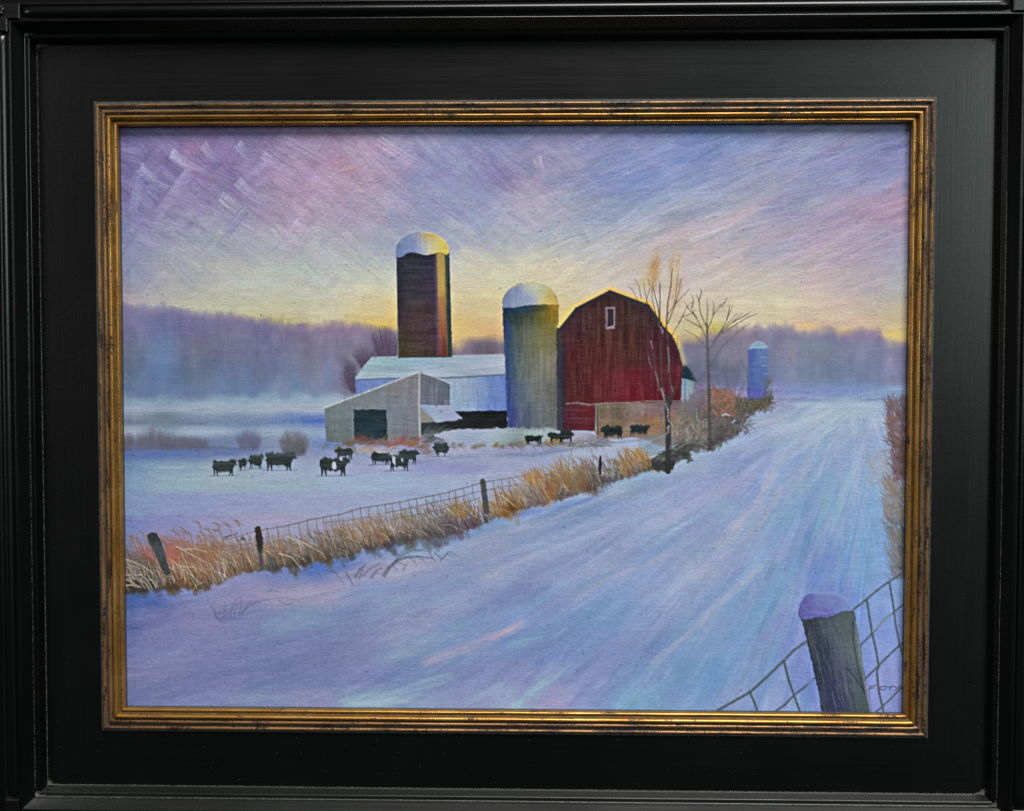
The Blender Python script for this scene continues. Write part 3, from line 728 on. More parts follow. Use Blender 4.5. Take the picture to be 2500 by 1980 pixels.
# ---- long white building, shed and the three silos
L_BUSH4 = label('painted_bush')
PUR = [np.array(c, float) for c in ((86,74,100),(74,68,92),(104,86,116),(96,80,104))]
brush_bush(945, 872, 40, 78, PUR, 360, L_BUSH4, -.15, 2.4, .34)
brush_bush(905, 900, 40, 60, PUR, 260, L_BUSH4, -.35, 2.4, .3)
brush_bush(868, 955, 22, 66, PUR, 260, L_BUSH4, -.3, 2.2, .34)
for k in range(90):
    y = rng.uniform(890, 960)
    line(bez((868, y), (850, y - 6), (868 - rng.uniform(20, 44), y - rng.uniform(8, 30)), 4), 1.8, .8, (84,74,100), .4, None, .05)
brush_bush(1185, 872, 44, 46, [np.array((96,84,104.)), np.array((118,98,116.))], 220, None, 0, 2.4, .3)
L_LONG = label('painted_long_building')
L_LROOF = label('painted_roof', L_LONG)
poly([(868,918),(868,1000),(1030,1000),(1242,1008),(1242,905)], grad([(880,960,104,128,192),(930,930,112,134,196),(1000,920,118,140,196),(1120,940,150,170,196),(1120,985,140,164,196),(1180,950,128,156,200),(1225,940,88,116,198),(1225,990,92,120,196)], 46, 34), L_LONG, 2, 2, sv=12)
poly([(908,873),(1040,871),(1232,866),(1242,912),(1100,924),(960,922),(868,926),(874,916)], grad([(900,890,146,176,190),(960,885,132,168,184),(1050,885,142,170,190),(1150,885,152,170,192),(1220,890,168,176,198),(900,915,154,174,196),(1050,912,160,176,198),(1200,908,154,168,198)], 50, 18), L_LROOF, 2, 2, sh=16)
line([(868,927),(950,924),(1030,924),(1100,922),(1160,919),(1238,914)], 3, 5, (98,112,138), .8, L_LONG)
line([(908,872),(1040,870),(1230,866)], 2, 2, (196,204,212), .7, L_LROOF, .5)
line([(909,873),(890,893),(870,922)], 2.5, 2, (176,196,204), .8, L_LROOF, .5)
poly([(1105,1004),(1240,1002),(1240,1048),(1110,1050),(1026,1062),(1026,1028),(1118,1026)], grad([(1050,1040,58,64,70),(1120,1040,46,50,54),(1160,1020,22,26,30),(1220,1020,24,30,38),(1200,1040,34,38,42)], 40), L_LONG, 2, 3, sh=10)
L_SHED = label('painted_shed')
L_DOOR = label('painted_doorway', L_SHED)
poly([(1024,906),(1099,936),(1097,992),(1024,988)], grad([(1030,940,96,104,120),(1060,940,110,116,132),(1090,950,92,104,122),(1060,980,106,112,132)], 26), L_SHED, 1.6, 1.5, sv=16)
poly([(793,996),(1022,910),(1026,914),(1026,1086),(900,1086),(796,1078)], grad([(800,1040,108,124,132),(850,990,114,126,134),(900,960,116,124,136),(980,940,122,122,132),(1015,930,128,124,132),(970,1020,116,130,146),(1010,1040,126,124,140),(830,1070,98,112,114),(1000,1075,116,112,124)], 46), L_SHED, 1.8, 1.2, sv=9, sh=6)
poly([(863,999),(944,999),(946,1076),(866,1076)], grad([(870,1010,46,62,74),(900,1020,26,48,58),(940,1020,44,60,70),(900,1065,44,60,70)], 30), L_DOOR, 2.5, 3, sh=12)
line([(791,996),(900,955),(1022,908)], 4, 4, (178,190,190), .8, L_SHED, .5)
line([(1022,908),(1060,920),(1100,937)], 3, 3, (176,180,190), .8, L_SHED, .5)
line([(1024,910),(1023,990),(1026,1084)], 5, 5, (166,174,180), .85, L_SHED, .5)
poly([(1026,990),(1062,1030),(1028,1032)], (134,134,128), L_SHED, 1.6, 1)
poly([(1028,988),(1096,990),(1128,1022),(1064,1032),(1046,1006)], grad([(1050,1000,140,160,192),(1090,1000,152,162,196),(1110,1020,150,156,200),(1060,1022,150,168,196)], 24), L_SHED, 1.6, 2, th=.6)
L_TALL = label('painted_silo', None, 'tall dark brick silo with a snowy dome')
L_TCAP = label('painted_snow_dome', L_TALL)
poly([(967,612),(1096,610),(1104,872),(972,874)], grad([(985,640,42,46,60),(1030,640,46,46,60),(1030,700,52,50,60),(985,720,52,50,58),(1020,770,70,52,56),(1020,820,74,52,54),(985,850,66,60,44),(1030,860,72,62,56),(1058,700,62,50,72),(1060,820,72,50,64)], 34), L_TALL, 2, .8, sh=16)
poly([(1066,612),(1086,612),(1093,870),(1070,870)], grad([(1076,640,186,150,54),(1076,700,190,146,48),(1078,760,170,112,60),(1080,810,150,82,50),(1082,860,108,56,48)], 12, 26), L_TALL, 6, 2, .9, sv=22)
line([(1062,615),(1066,740),(1070,868)], 7, 8, (104,72,104), .55, L_TALL)
poly([(1086,612),(1097,612),(1104,870),(1093,870)], (50,68,66), L_TALL, 3, .8, sv=10)
line([(1085,620),(1090,760),(1092,868)], 2, 2, (150,130,60), .5, L_TALL)
dome = [(966,628)] + [(1031 - 65 * math.cos(t), 620 - 53 * math.sin(t) ** .85) for t in np.linspace(.12, math.pi - .12, 16)] + [(1097,618),(1090,622),(1075,616),(1060,618),(1045,624),(1030,622),(1010,616),(995,618),(980,628)]
poly(dome, grad([(980,610,104,124,172),(1000,590,120,136,180),(1020,575,142,152,184),(1010,612,118,132,184),(1040,600,164,170,186),(1050,575,206,160,60),(1060,600,190,186,140),(1080,600,218,190,60),(1085,615,214,186,40)], 18), L_TCAP, 2, 2, th=1.0, sv=8)
line([dome[k] for k in range(1, 9)], 1.6, 1.6, (96,108,136), .7, L_TCAP)
line([dome[k] for k in range(9, 17)], 1.8, 1.8, (214,190,80), .7, L_TCAP)
line([(968,620),(970,760),(972,868)], 1.6, 1.6, (150,176,180), .5, None)

L_GREY = label('painted_silo', None, 'grey concrete silo beside the barn')
L_GCAP = label('painted_snow_dome', L_GREY)
poly([(1226,746),(1363,740),(1366,1050),(1240,1052)], grad([(1232,770,36,62,82),(1260,770,44,56,54),(1290,770,62,70,62),(1330,770,84,84,40),(1355,760,168,124,16),(1355,785,134,110,26),(1240,830,46,70,102),(1270,830,82,92,88),(1300,830,106,108,84),(1335,830,128,124,66),(1355,830,98,92,72),(1245,900,50,80,118),(1275,900,92,102,100),(1310,900,114,118,106),(1350,890,126,116,102),(1245,960,58,74,134),(1280,960,92,108,124),(1320,960,112,116,114),(1355,960,100,96,94),(1246,1030,60,66,138),(1280,1030,80,96,120),(1320,1030,100,108,118),(1355,1030,100,104,106)], 24, 30), L_GREY, 2, 2, sv=12)
poly([(1227,750),(1300,742),(1364,742),(1364,756),(1300,762),(1228,768)], grad([(1240,758,30,56,84),(1290,754,40,66,88),(1330,752,74,76,46),(1358,750,176,128,24)], 22), L_GREY, 4, 2, al=.85)
poly([(1236,780),(1242,780),(1248,1040),(1241,1040)], (44,66,126), L_GREY, 5, 2, al=.6)
d2 = [(1226,752)] + [(1294.5 - 68.5 * math.cos(t), 748 - 59 * math.sin(t) ** .9) for t in np.linspace(.1, math.pi - .1, 16)] + [(1363,744),(1330,743),(1290,745),(1250,751)]
poly(d2, grad([(1240,735,118,132,170),(1265,710,130,144,182),(1290,725,146,158,190),(1300,700,190,190,160),(1320,715,180,184,160),(1345,725,200,176,80),(1355,740,214,160,50),(1280,742,130,146,178)], 18), L_GCAP, 2, 2, th=1.0, sv=8)
line([d2[k] for k in range(1, 8)], 2, 2, (84,100,124), .6, L_GCAP)
line([d2[k] for k in range(8, 17)], 2, 2, (150,140,90), .6, L_GCAP)
line([(1250,691 + 12),(1290,688),(1330,696)], 3, 3, (224,184,80), .4, None)
L_BLUE = label('painted_silo', None, 'small blue silo far off by the road')
poly([(1827,848),(1877,848),(1872,960),(1868,978),(1824,976)], grad([(1835,860,74,92,176),(1865,860,92,118,176),(1835,920,66,96,172),(1865,920,84,112,176),(1845,965,84,92,176)], 20), L_BLUE, 2, 2, sv=8)
poly([(1826,853),(1834,842),(1850,834),(1862,837),(1877,851)], (128,160,196), L_BLUE, 2, 1.5, th=1)
line([(1836,843),(1850,835),(1863,838),(1876,850)], 1.6, 1.6, (180,204,220), .7, L_BLUE, .6)
for y in (873, 893, 913):
    line([(1858,y),(1868,y - 1),(1876,y + 1)], 1.4, 1.4, (150,176,212), .6, L_BLUE)

# ---- red barn
L_LEAN = label('painted_lean_to')
poly([(1662,910),(1698,926),(1700,1032),(1662,1040)], grad([(1670,940,98,130,158),(1690,950,130,148,168),(1670,1000,116,126,136),(1690,1000,140,140,148)], 24), L_LEAN, 3, 2, sv=40)
for x_ in (1667, 1674, 1681, 1687, 1694):
    line([(x_, 924 + (x_ - 1664) * .5), (x_ + 1, 1000)], 2.2, 1.4, (164,172,180) if x_ % 2 else (82,96,112), .5, L_LEAN, .4, wob=1)
poly([(1661,880),(1682,899),(1704,934),(1690,930),(1662,922)], (24,50,64), L_LEAN, 2, 2)
L_BARN = label('painted_barn')
L_BROOF = label('painted_roof', L_BARN)
L_BWIN = label('painted_window', L_BARN)
L_STONE = label('painted_stone_foundation', L_BARN)
edge = [(1367,800),(1408,750),(1489,709),(1581,743),(1612,787),(1638,816),(1653,842),(1666,888)]
glow = np.array(edge, float)
for (p, q, c, w, al) in [(glow[0], glow[1], (234,204,70), 16, .6), (glow[1], glow[2], (234,186,70), 15, .7), (glow[2], glow[3], (240,176,50), 13, .8), (glow[3], glow[4], (240,164,40), 14, .8), (glow[4], glow[5], (240,166,50), 14, .8), (glow[5], glow[6], (238,180,60), 18, .8), (glow[6], glow[7], (226,196,110), 16, .5)]:
    n = np.array([q[1] - p[1], -(q[0] - p[0])]) / math.hypot(*(q - p))
    line([p + n * 3, q + n * 3], w * .85, w * .85, c, min(1, al * 1.15), None, .3, soft=8)
poly([(1358,800),(1382,800),(1388,1052),(1360,1052)], grad([(1370,820,70,62,60),(1372,900,66,60,76),(1374,1000,72,66,86)], 20), L_BARN, 2, 2)
poly([(1367,800)] + edge[1:-1] + [(1666,888),(1662,985),(1380,988),(1372,820)], grad([(1400,800,80,40,48),(1440,770,82,44,46),(1490,760,86,46,40),(1560,770,74,44,46),(1400,870,98,36,44),(1470,860,96,42,40),(1540,850,90,42,38),(1610,850,86,34,48),(1400,950,88,38,40),(1470,950,112,34,42),(1540,950,124,30,48),(1610,940,110,28,50),(1490,720,66,44,44),(1560,980,140,26,52),(1420,975,110,40,44)], 40), L_BARN, 2, 2, sv=24, sh=6)
line([(e[0], e[1] + 5) for e in edge[:3]], 9, 12, (52,46,54), .85, L_BROOF)
line([(e[0], e[1] + 5) for e in edge[2:5]], 12, 12, (56,50,56), .85, L_BROOF)
line([(e[0] - 4, e[1] + 3) for e in edge[4:]], 10, 5, (66,40,50), .8, L_BROOF)
line([(1378,840),(1374,920),(1380,1048)], 12, 12, (56,40,60), .6, L_BARN, soft=6)
for k in range(70):
    x = rng.uniform(1390, 1655)
    y = rng.uniform(800, 930)
    line([(x, y), (x + rng.normal(0, 2), y + rng.uniform(30, 110))], 2, 1.2, np.array((72,28,36)) if rng.random() < .6 else np.array((146,46,58)), .28, L_BARN, .1)
poly([(1479,750),(1502,750),(1501,803),(1479,804)], (128,108,122), L_BWIN, 2, 1.5, th=.6)
poly([(1483,754),(1498,754),(1498,799),(1483,799)], (52,38,46), L_BWIN, 2, 1)
poly([(1484,799),(1490,796),(1498,794),(1499,802),(1484,803)], (150,138,152), L_BWIN, 2, 1, al=.8)
poly([(1378,988),(1456,986),(1454,1052),(1378,1052)], grad([(1395,1000,92,34,52),(1430,1010,116,30,42),(1400,1040,96,40,56),(1440,1045,112,36,52)], 24), L_BARN, 2, 2, sh=26)
for y in (1002, 1012, 1022, 1031):
    line([(1390, y), (1420, y + 1), (1448, y - 1)], 1.4, 1.2, (150,86,96), .45, L_BARN, wob=1)
poly([(1456,986),(1662,982),(1664,1040),(1600,1068),(1456,1070)], grad([(1480,1000,120,106,96),(1520,1010,112,102,88),(1560,1000,138,122,124),(1620,1000,122,104,122),(1480,1050,134,118,104),(1540,1050,142,124,112),(1600,1040,156,114,86)], 30), L_STONE, 2, 3, sv=16, sh=14)
dabs([(1475,1005,16,(112,98,84)),(1480,1035,16,(136,120,104)),(1505,1000,16,(100,92,78)),(1510,1025,16,(124,106,92)),(1535,1012,18,(130,114,112)),(1535,1045,16,(146,124,112)),(1560,1000,18,(142,124,126)),(1575,1030,18,(136,108,92)),(1600,1005,18,(126,108,118)),(1605,1035,18,(158,112,78)),(1640,1000,16,(118,100,116)),(1635,1030,16,(146,108,84)),(1490,1055,12,(120,100,92))], -55, 40, 14, .34, L_STONE, 1.4)
line([(1384,985),(1410,983),(1440,987),(1480,984),(1530,985),(1580,980),(1660,980)], 3, 2, (176,150,160), .8, L_BARN, .8, wob=1)
line([(1455,992),(1455,1020),(1453,1056)], 3, 3, (150,140,150), .8, L_BARN, .5)
line([(1458,992),(1459,1060)], 4, 4, (70,60,66), .6, L_STONE)

# ---- hedges, snow banks and weeds round the yard
L_HEDGE = label('painted_hedge')
def clump(x0, y0, x1, y1, n, cols, L, lb=None, ang=-math.pi / 2, spread=.5, w=3, al=.5):
    for k in range(n):
        x, y = rng.uniform(x0, x1), rng.uniform(y0, y1)
        l = rng.uniform(*L)
        a = ang + rng.normal(0, spread)
        c = np.array(cols[rng.integers(len(cols))], float) + rng.normal(0, 7, 3)
        line(bez((x, y), (x + l * .5 * math.cos(a), y + l * .5 * math.sin(a)), (x + l * math.cos(a + .25), y + l * math.sin(a + .25)), 4), w, w * .4, c, al * rng.uniform(.5, 1.1), lb, .1, cut=.6)
clump(1690, 900, 1830, 960, 300, [(92,96,126),(104,100,130),(84,88,114)], (14, 40), None, w=3, al=.32)
poly([(1568,1076),(1596,1030),(1650,1005),(1700,950),(1740,944),(1785,955),(1826,978),(1884,972),(1890,986),(1832,1014),(1806,1058),(1745,1096),(1700,1102),(1650,1088),(1600,1082)], grad([(1590,1060,132,116,106),(1650,1040,124,110,98),(1710,960,112,102,120),(1720,1020,104,96,94),(1765,975,124,92,80),(1780,1030,84,78,78),(1740,1075,88,82,84),(1700,1090,96,94,94),(1850,990,84,82,78)], 26), L_HEDGE, 12, 16, .8)
dabs([(1712,945,16,(128,108,140)),(1716,980,22,(116,104,104)),(1722,1010,24,(106,96,90)),(1750,965,22,(128,92,80)),(1772,985,24,(142,94,70)),(1756,1000,24,(136,90,68)),(1780,1010,18,(130,84,68)),(1735,1035,26,(96,88,84)),(1770,1045,26,(84,78,76)),(1790,1035,20,(76,72,74)),(1800,1000,22,(88,84,78)),(1830,990,22,(78,76,70)),(1855,985,18,(80,80,68)),(1872,970,16,(84,86,80)),(1820,1005,18,(70,70,72)),(1700,1060,24,(96,92,86)),(1740,1070,22,(86,80,80)),(1765,1068,18,(80,74,78)),(1690,1030,26,(112,100,90)),(1650,1040,24,(128,108,92)),(1640,1015,20,(150,106,78)),(1604,1030,20,(156,112,72)),(1680,1000,14,(112,104,110)),(1660,1068,22,(112,106,96)),(1700,1085,14,(92,90,88)),(1786,1062,14,(96,92,104))], -60, 30, 16, .4, L_HEDGE, 1.3)
clump(1705, 1000, 1830, 1066, 300, [(98,88,86),(78,76,82),(120,98,90),(66,68,72),(132,118,104)], (10, 30), L_HEDGE, spread=.7, w=2.4, al=.5)
clump(1728, 956, 1795, 1018, 260, [(150,98,74),(164,112,84),(126,88,76),(176,130,104),(110,80,70)], (8, 22), L_HEDGE, spread=.8, w=2.2, al=.5)
clump(1795, 982, 1886, 1010, 170, [(82,78,66),(66,66,60),(104,92,72),(120,112,92)], (8, 24), L_HEDGE, spread=.8, w=2.2, al=.5)
clump(1640, 1030, 1730, 1085, 260, [(140,124,108),(112,104,100),(160,146,124),(84,82,84),(176,166,146)], (8, 26), L_HEDGE, spread=.9, w=2, al=.5)
clump(1866, 930, 1884, 985, 60, [(92,92,90),(80,84,84)], (10, 26), L_HEDGE, w=2.2, al=.4)
line([(1764,1014),(1772,1011),(1780,1014)], 4, 3, (170,178,190), .8, None, .8)
line([(1788,1032),(1794,1026)], 4, 3, (168,170,190), .8, None, .8)
dabs([(1800,1040,14,(124,124,160)),(1826,1012,12,(126,130,140))], -10, 10, 8, .3)
poly([(1562,1128),(1600,1112),(1650,1090),(1680,1076),(1705,1076),(1728,1094),(1718,1096),(1700,1088),(1688,1096),(1688,1126),(1680,1130),(1672,1118),(1650,1126),(1642,1148),(1610,1150),(1575,1150)], grad([(1600,1130,64,68,66),(1660,1100,60,64,62),(1700,1086,92,92,90)], 30), L_HEDGE, 5, 9, .88, sv=30, sh=26)
dabs([(1588,1138,16,(58,62,62)),(1610,1132,20,(52,58,58)),(1634,1124,18,(50,54,54)),(1655,1108,18,(54,56,56)),(1676,1098,18,(62,64,64)),(1698,1086,14,(84,86,84)),(1722,1092,10,(92,94,90)),(1680,1118,8,(70,72,74)),(1555,1150,16,(92,100,104)),(1548,1160,14,(104,120,132))], -30, 18, 12, .42, L_HEDGE, 1.4)
clump(1576, 1100, 1650, 1130, 60, [(104,106,104),(46,50,50),(132,132,124)], (8, 20), L_HEDGE, ang=-.5, w=1.8, al=.5)
dabs([(1722,1086,12,(78,76,78)),(1740,1080,14,(72,70,74)),(1760,1070,14,(76,70,72)),(1778,1064,12,(84,80,84)),(1700,1078,14,(88,84,82)),(1668,1082,16,(96,94,88)),(1640,1098,14,(84,86,82))], -24, 18, 12, .42, L_HEDGE, 1.5)
line(bez((1650,1098),(1690,1064),(1726,1092), 8), 5, 4, (112,112,108), .7, L_HEDGE)
line(bez((1585,1118),(1600,1112),(1606,1110), 4), 3, 2, (190,192,200), .7, None)
for pts in ([(1565,1146),(1580,1142),(1600,1158)], [(1572,1140),(1588,1138),(1606,1156)], [(1540,1158),(1560,1150),(1572,1140)]):
    line(pts, 2, 1.4, (156,152,132), .7, L_HEDGE)
L_WEED = label('painted_weeds')
dabs([(2205,1010,24,(98,86,98)),(2225,1050,24,(112,84,90)),(2215,1100,26,(112,80,82)),(2222,1150,26,(104,78,82)),(2205,1200,24,(122,112,108)),(2220,1250,26,(118,112,104)),(2218,1310,26,(92,98,106)),(2222,1370,26,(86,94,104)),(2200,1340,18,(108,114,122))], -120, 14, 14, .4)
dabs([(800,1088,14,(104,120,140)),(830,1090,16,(110,112,100)),(856,1082,18,(112,88,80)),(884,1074,20,(116,78,76)),(915,1078,20,(108,78,80)),(942,1080,16,(120,92,94)),(960,1084,16,(150,84,86)),(985,1076,18,(150,78,80)),(1005,1082,18,(150,96,62)),(1020,1072,14,(128,82,84)),(1030,1090,18,(124,104,92)),(1044,1076,16,(92,92,92)),(1060,1066,14,(72,78,80)),(1046,1100,16,(122,112,104)),(850,1098,14,(126,110,108)),(900,1094,16,(140,120,124)),(870,1100,12,(120,108,112))], -12, 16, 14, .36, L_WEED, 1.6)
clump(850, 1066, 1030, 1092, 90, [(128,98,102),(140,92,92),(110,104,96),(156,110,90),(176,130,110)], (6, 18), L_WEED, ang=-.6, w=1.8, al=.45)
clump(870, 1092, 960, 1106, 60, [(176,164,168),(160,140,140)], (10, 30), None, ang=-.1, w=4, al=.5)
clump(1030, 1050, 1090, 1080, 120, [(84,92,92),(104,106,112)], (10, 26), L_WEED, ang=-.5, w=3, al=.5)
poly([(1062,1062),(1100,1050),(1180,1048),(1238,1044),(1300,1046),(1340,1044),(1366,1052),(1420,1052),(1470,1066),(1500,1078),(1420,1084),(1330,1080),(1260,1086),(1160,1090),(1100,1082)], grad([(1080,1068,160,168,196),(1150,1060,150,160,196),(1230,1056,160,172,196),(1260,1070,120,136,140),(1310,1056,150,164,176),(1420,1064,158,150,182),(1480,1074,130,120,140)], 34), None, 5, 6, th=.5, sh=8)
dabs([(1108,1088,11,(120,114,104)),(1130,1086,12,(128,116,92)),(1160,1090,13,(122,110,96)),(1180,1086,12,(128,112,92)),(1214,1086,13,(128,104,52)),(1230,1090,9,(110,96,62)),(1250,1088,12,(130,126,112)),(1275,1086,10,(110,112,108))], -20, 20, 12, .4, L_WEED, 1.4)
clump(1330, 1072, 1365, 1088, 50, [(180,150,50),(150,130,60)], (6, 16), L_WEED, ang=-.3, w=4, al=.6)
clump(1240, 1078, 1480, 1090, 150, [(120,118,106),(132,124,112),(104,104,110)], (8, 26), L_WEED, ang=-.1, w=4, al=.45)
clump(1570, 1030, 1626, 1066, 90, [(156,110,64),(146,104,70),(132,98,78)], (8, 22), L_WEED, w=2.2, al=.5)
line([(1240,1108),(1300,1112),(1370,1100),(1440,1088),(1560,1074),(1640,1066)], 7, 5, (112,128,160), .5, None, .1, soft=5)
line([(1340,1098),(1400,1088),(1480,1080)], 3, 2, (118,128,134), .6, None)

# ---- cattle
def cow(x0, y0, x1, y1, head, lb, col=(46,54,58), patch=None, graze=0.0):
    """head: +1 looks right, -1 looks left, 0 seen end on"""
    w, h = x1 - x0, y1 - y0
    f = (lambda t: x0 + t * w) if head >= 0 else (lambda t: x1 - t * w)
    c = np.array(col, float)
    yb = y0 + .655 * h
    line([(x0 - .1 * w, y1 + 1), (x1 + .05 * w, y1)], 3, 2, (104,112,146), .6, None, .1, soft=3)
    if head == 0:
        body = [(f(.1), y0 + .16 * h), (f(.5), y0 + .04 * h), (f(.9), y0 + .14 * h), (f(1), y0 + .45 * h), (f(.86), yb + .1 * h), (f(.2), yb + .1 * h), (f(0), y0 + .45 * h)]
        legs = [(.3, .32), (.7, .68), (.2, .22)]
    else:
        body = [(f(.0), y0 + .16 * h), (f(.12), y0 + .06 * h), (f(.45), y0 + .1 * h), (f(.74), y0 + .05 * h), (f(.86), y0 + (.0 + graze) * h), (f(.97), y0 + (.08 + graze) * h), (f(1), y0 + (.3 + graze) * h), (f(.9), y0 + (.36 + graze) * h), (f(.84), yb), (f(.6), yb + .1 * h), (f(.3), yb + .08 * h), (f(.1), yb), (f(.0), y0 + .5 * h)]
        legs = [(.07, .06), (.18, .2), (.72, .7), (.8, .82)]
    poly(body, np.array(c, np.float32), lb, 3, 5, .94, th=.8, sh=20)
    poly(body, np.array(c + 14, np.float32), None, 5, 8, .5, th=0, sh=26)
    for a_, b_ in legs:
        line([(f(a_), yb - .05 * h), (f(a_ + .01), y0 + .8 * h), (f(b_), y1)], max(2.6, .1 * w), max(1.5, .045 * w), c, .85, lb, .4)
    line([(f(.1), y0 + .2 * h), (f(.5), y0 + .2 * h), (f(.75), y0 + .15 * h)], 2, 2, c + 22, .4, None, .3)
    for q in (patch or []):
        poly([(f(a_), y0 + b_ * h) for a_, b_ in q], (176,182,198), lb, 1.6, 1.5, th=.4)
COWS = [(519,1122,578,1161,1,None,0),(582,1117,604,1148,0,None,0),(609,1109,643,1144,1,None,0),(649,1102,722,1148,1,None,0),
 (816,1092,861,1122,-1,None,.1),(781,1115,855,1161,1,[[(.42,.3),(.5,.28),(.56,.6),(.48,.72),(.4,.6)],[(.64,.06),(.72,.02),(.74,.2),(.68,.2)]],0),(975,1097,1023,1131,1,None,0),(907,1103,956,1134,1,[[(.86,.2),(1.0,.06),(1.05,.3),(.95,.6)]],.1),
 (945,1110,998,1149,-1,[[(.62,.16),(.78,.1),(.74,.5),(.62,.66)],[(.26,.3),(.34,.22),(.3,.6)]],.0),(1058,1078,1098,1114,0,None,0),(1279,1060,1323,1085,-1,None,.1),(1338,1054,1374,1081,-1,None,.1),(1366,1048,1402,1082,1,None,.15),(1466,1038,1520,1071,-1,None,.15),(1537,1035,1587,1063,1,None,.05)]
for x0, y0, x1, y1, hd, pt, gz in COWS:
    cow(x0, y0, x1, y1, hd, label('painted_cow', None, 'black and white painted cow' if pt else 'black painted cow'), (46,56,60) if y0 > 1062 else (32,42,44), pt, gz)

# ---- trees by the barn
L_TREE2 = label('painted_bare_tree')
TC = (92,84,86)
line([(1733,1095),(1732,1000),(1730,920),(1727,830),(1726,790)], 10, 4, (76,72,76), .8, L_TREE2, .4)
for pts in ([(1727,830),(1712,800),(1700,775),(1688,750)], [(1726,800),(1710,760),(1706,735),(1700,720)], [(1727,790),(1728,760),(1726,726)], [(1727,810),(1742,770),(1758,745)], [(1706,735),(1712,715),(1708,706)], [(1700,775),(1680,752),(1672,738)], [(1712,800),(1690,790),(1672,776)],
            [(1729,860),(1752,820),(1774,780),(1790,742)], [(1740,835),(1768,800),(1800,765)], [(1752,820),(1785,790),(1812,762)], [(1762,815),(1800,790),(1830,772),(1850,767)], [(1774,780),(1780,760),(1782,745)], [(1790,785),(1822,768),(1832,760)], [(1730,900),(1760,850),(1800,812),(1830,790)], [(1728,850),(1700,820),(1668,806)], [(1690,750),(1694,735),(1690,722)], [(1742,770),(1744,748),(1741,735)], [(1757,750),(1768,738),(1775,728)]):
    line(pts, 3.2, 1.2, TC, .75, L_TREE2, .3, wob=.8)
clump(1700, 800, 1850, 840, 60, [(120,104,112),(150,120,110)], (12, 34), None, ang=-1.2, w=1.6, al=.35)
L_BIRCH = label('painted_birch')
for x, y, w, h, c, al in [(1594,668,16,40,(206,150,70),.5), (1600,655,8,34,(200,130,60),.5), (1645,665,14,50,(212,176,110),.5), (1648,720,14,50,(214,160,100),.4), (1572,690,14,26,(216,180,100),.4)]:
    sl = box(x - 2 * w, y - 2 * h, x + 2 * w, y + 2 * h)
    put(sl, np.exp(-((GX[sl] - x - (GY[sl] - y) * -.15) / w) ** 2 - ((GY[sl] - y) / h) ** 2) * al, c)
clump(1580, 640, 1606, 720, 60, [(190,130,70),(206,150,80),(170,120,80)], (10, 30), None, ang=-1.3, spread=.15, w=1.6, al=.5)
clump(1632, 640, 1660, 760, 70, [(186,126,90),(206,160,100),(160,120,100)], (12, 34), None, ang=-1.4, spread=.15, w=1.6, al=.45)
for pts, w in [([(1628,985),(1616,930),(1614,870),(1611,800),(1612,740),(1613,690)], 5.5), ([(1640,985),(1634,930),(1632,860),(1627,800),(1630,740),(1638,700),(1641,655)], 5.5), ([(1622,978),(1604,930),(1598,890),(1588,850),(1580,820)], 5), ([(1612,790),(1606,745),(1597,715),(1592,690)], 3), ([(1600,770),(1592,730),(1590,700)], 2.4),
               ([(1630,790),(1646,750),(1656,715),(1664,680)], 2.6), ([(1582,745),(1575,715),(1572,690)], 2), ([(1566,730),(1560,700),(1550,680)], 1.8), ([(1628,770),(1650,740),(1672,718),(1684,705)], 2.2), ([(1640,820),(1652,800),(1662,782)], 2.4), ([(1655,790),(1668,768),(1676,750),(1690,735)], 2.2), ([(1560,738),(1545,712),(1536,700)], 1.6), ([(1645,745),(1652,700),(1655,670)], 2), ([(1664,775),(1690,765),(1700,755)], 1.8), ([(1576,745),(1588,700),(1582,680)], 1.6)]:
    line(pts, w, w * .4, (70,56,58), .78, L_BIRCH, .3, wob=.8)
line([(1652,940),(1642,965),(1636,985)], 7, 8, (70,50,56), .8, L_BIRCH)
line([(1631,1150),(1632,1090),(1631,1040),(1629,1000),(1634,975)], 15, 12, (58,56,58), .92, L_BIRCH, .5)
line([(1632,1120),(1630,1150)], 12, 14, (52,56,56), .9, L_BIRCH)
for pts, w, al in [([(1616,950),(1618,965),(1622,978)], 6, .85), ([(1627,985),(1630,1000),(1632,1015)], 4, .8), ([(1634,1000),(1632,1018),(1634,1030)], 5, .8), ([(1628,1045),(1634,1040),(1632,1055),(1624,1062)], 7, .85), ([(1632,1026),(1636,1034)], 4, .8), ([(1614,800),(1618,808),(1616,815)], 5, .8), ([(1631,850),(1633,880),(1631,910)], 3.4, .75), ([(1600,905),(1606,930),(1611,955)], 3, .7),
                   ([(1588,832),(1594,850)], 3.4, .7), ([(1584,872),(1588,885),(1592,898)], 2.4, .7), ([(1629,826),(1634,816)], 2, .6), ([(1640,945),(1642,955)], 6, .5), ([(1636,1088),(1634,1096)], 3, .8), ([(1608,796),(1606,784)], 2.4, .6), ([(1627,1002),(1625,992)], 3, .6)]:
    line(pts, w * .85, w * .5, (160,152,156), al * .66, L_BIRCH, 1.2, wob=.8)

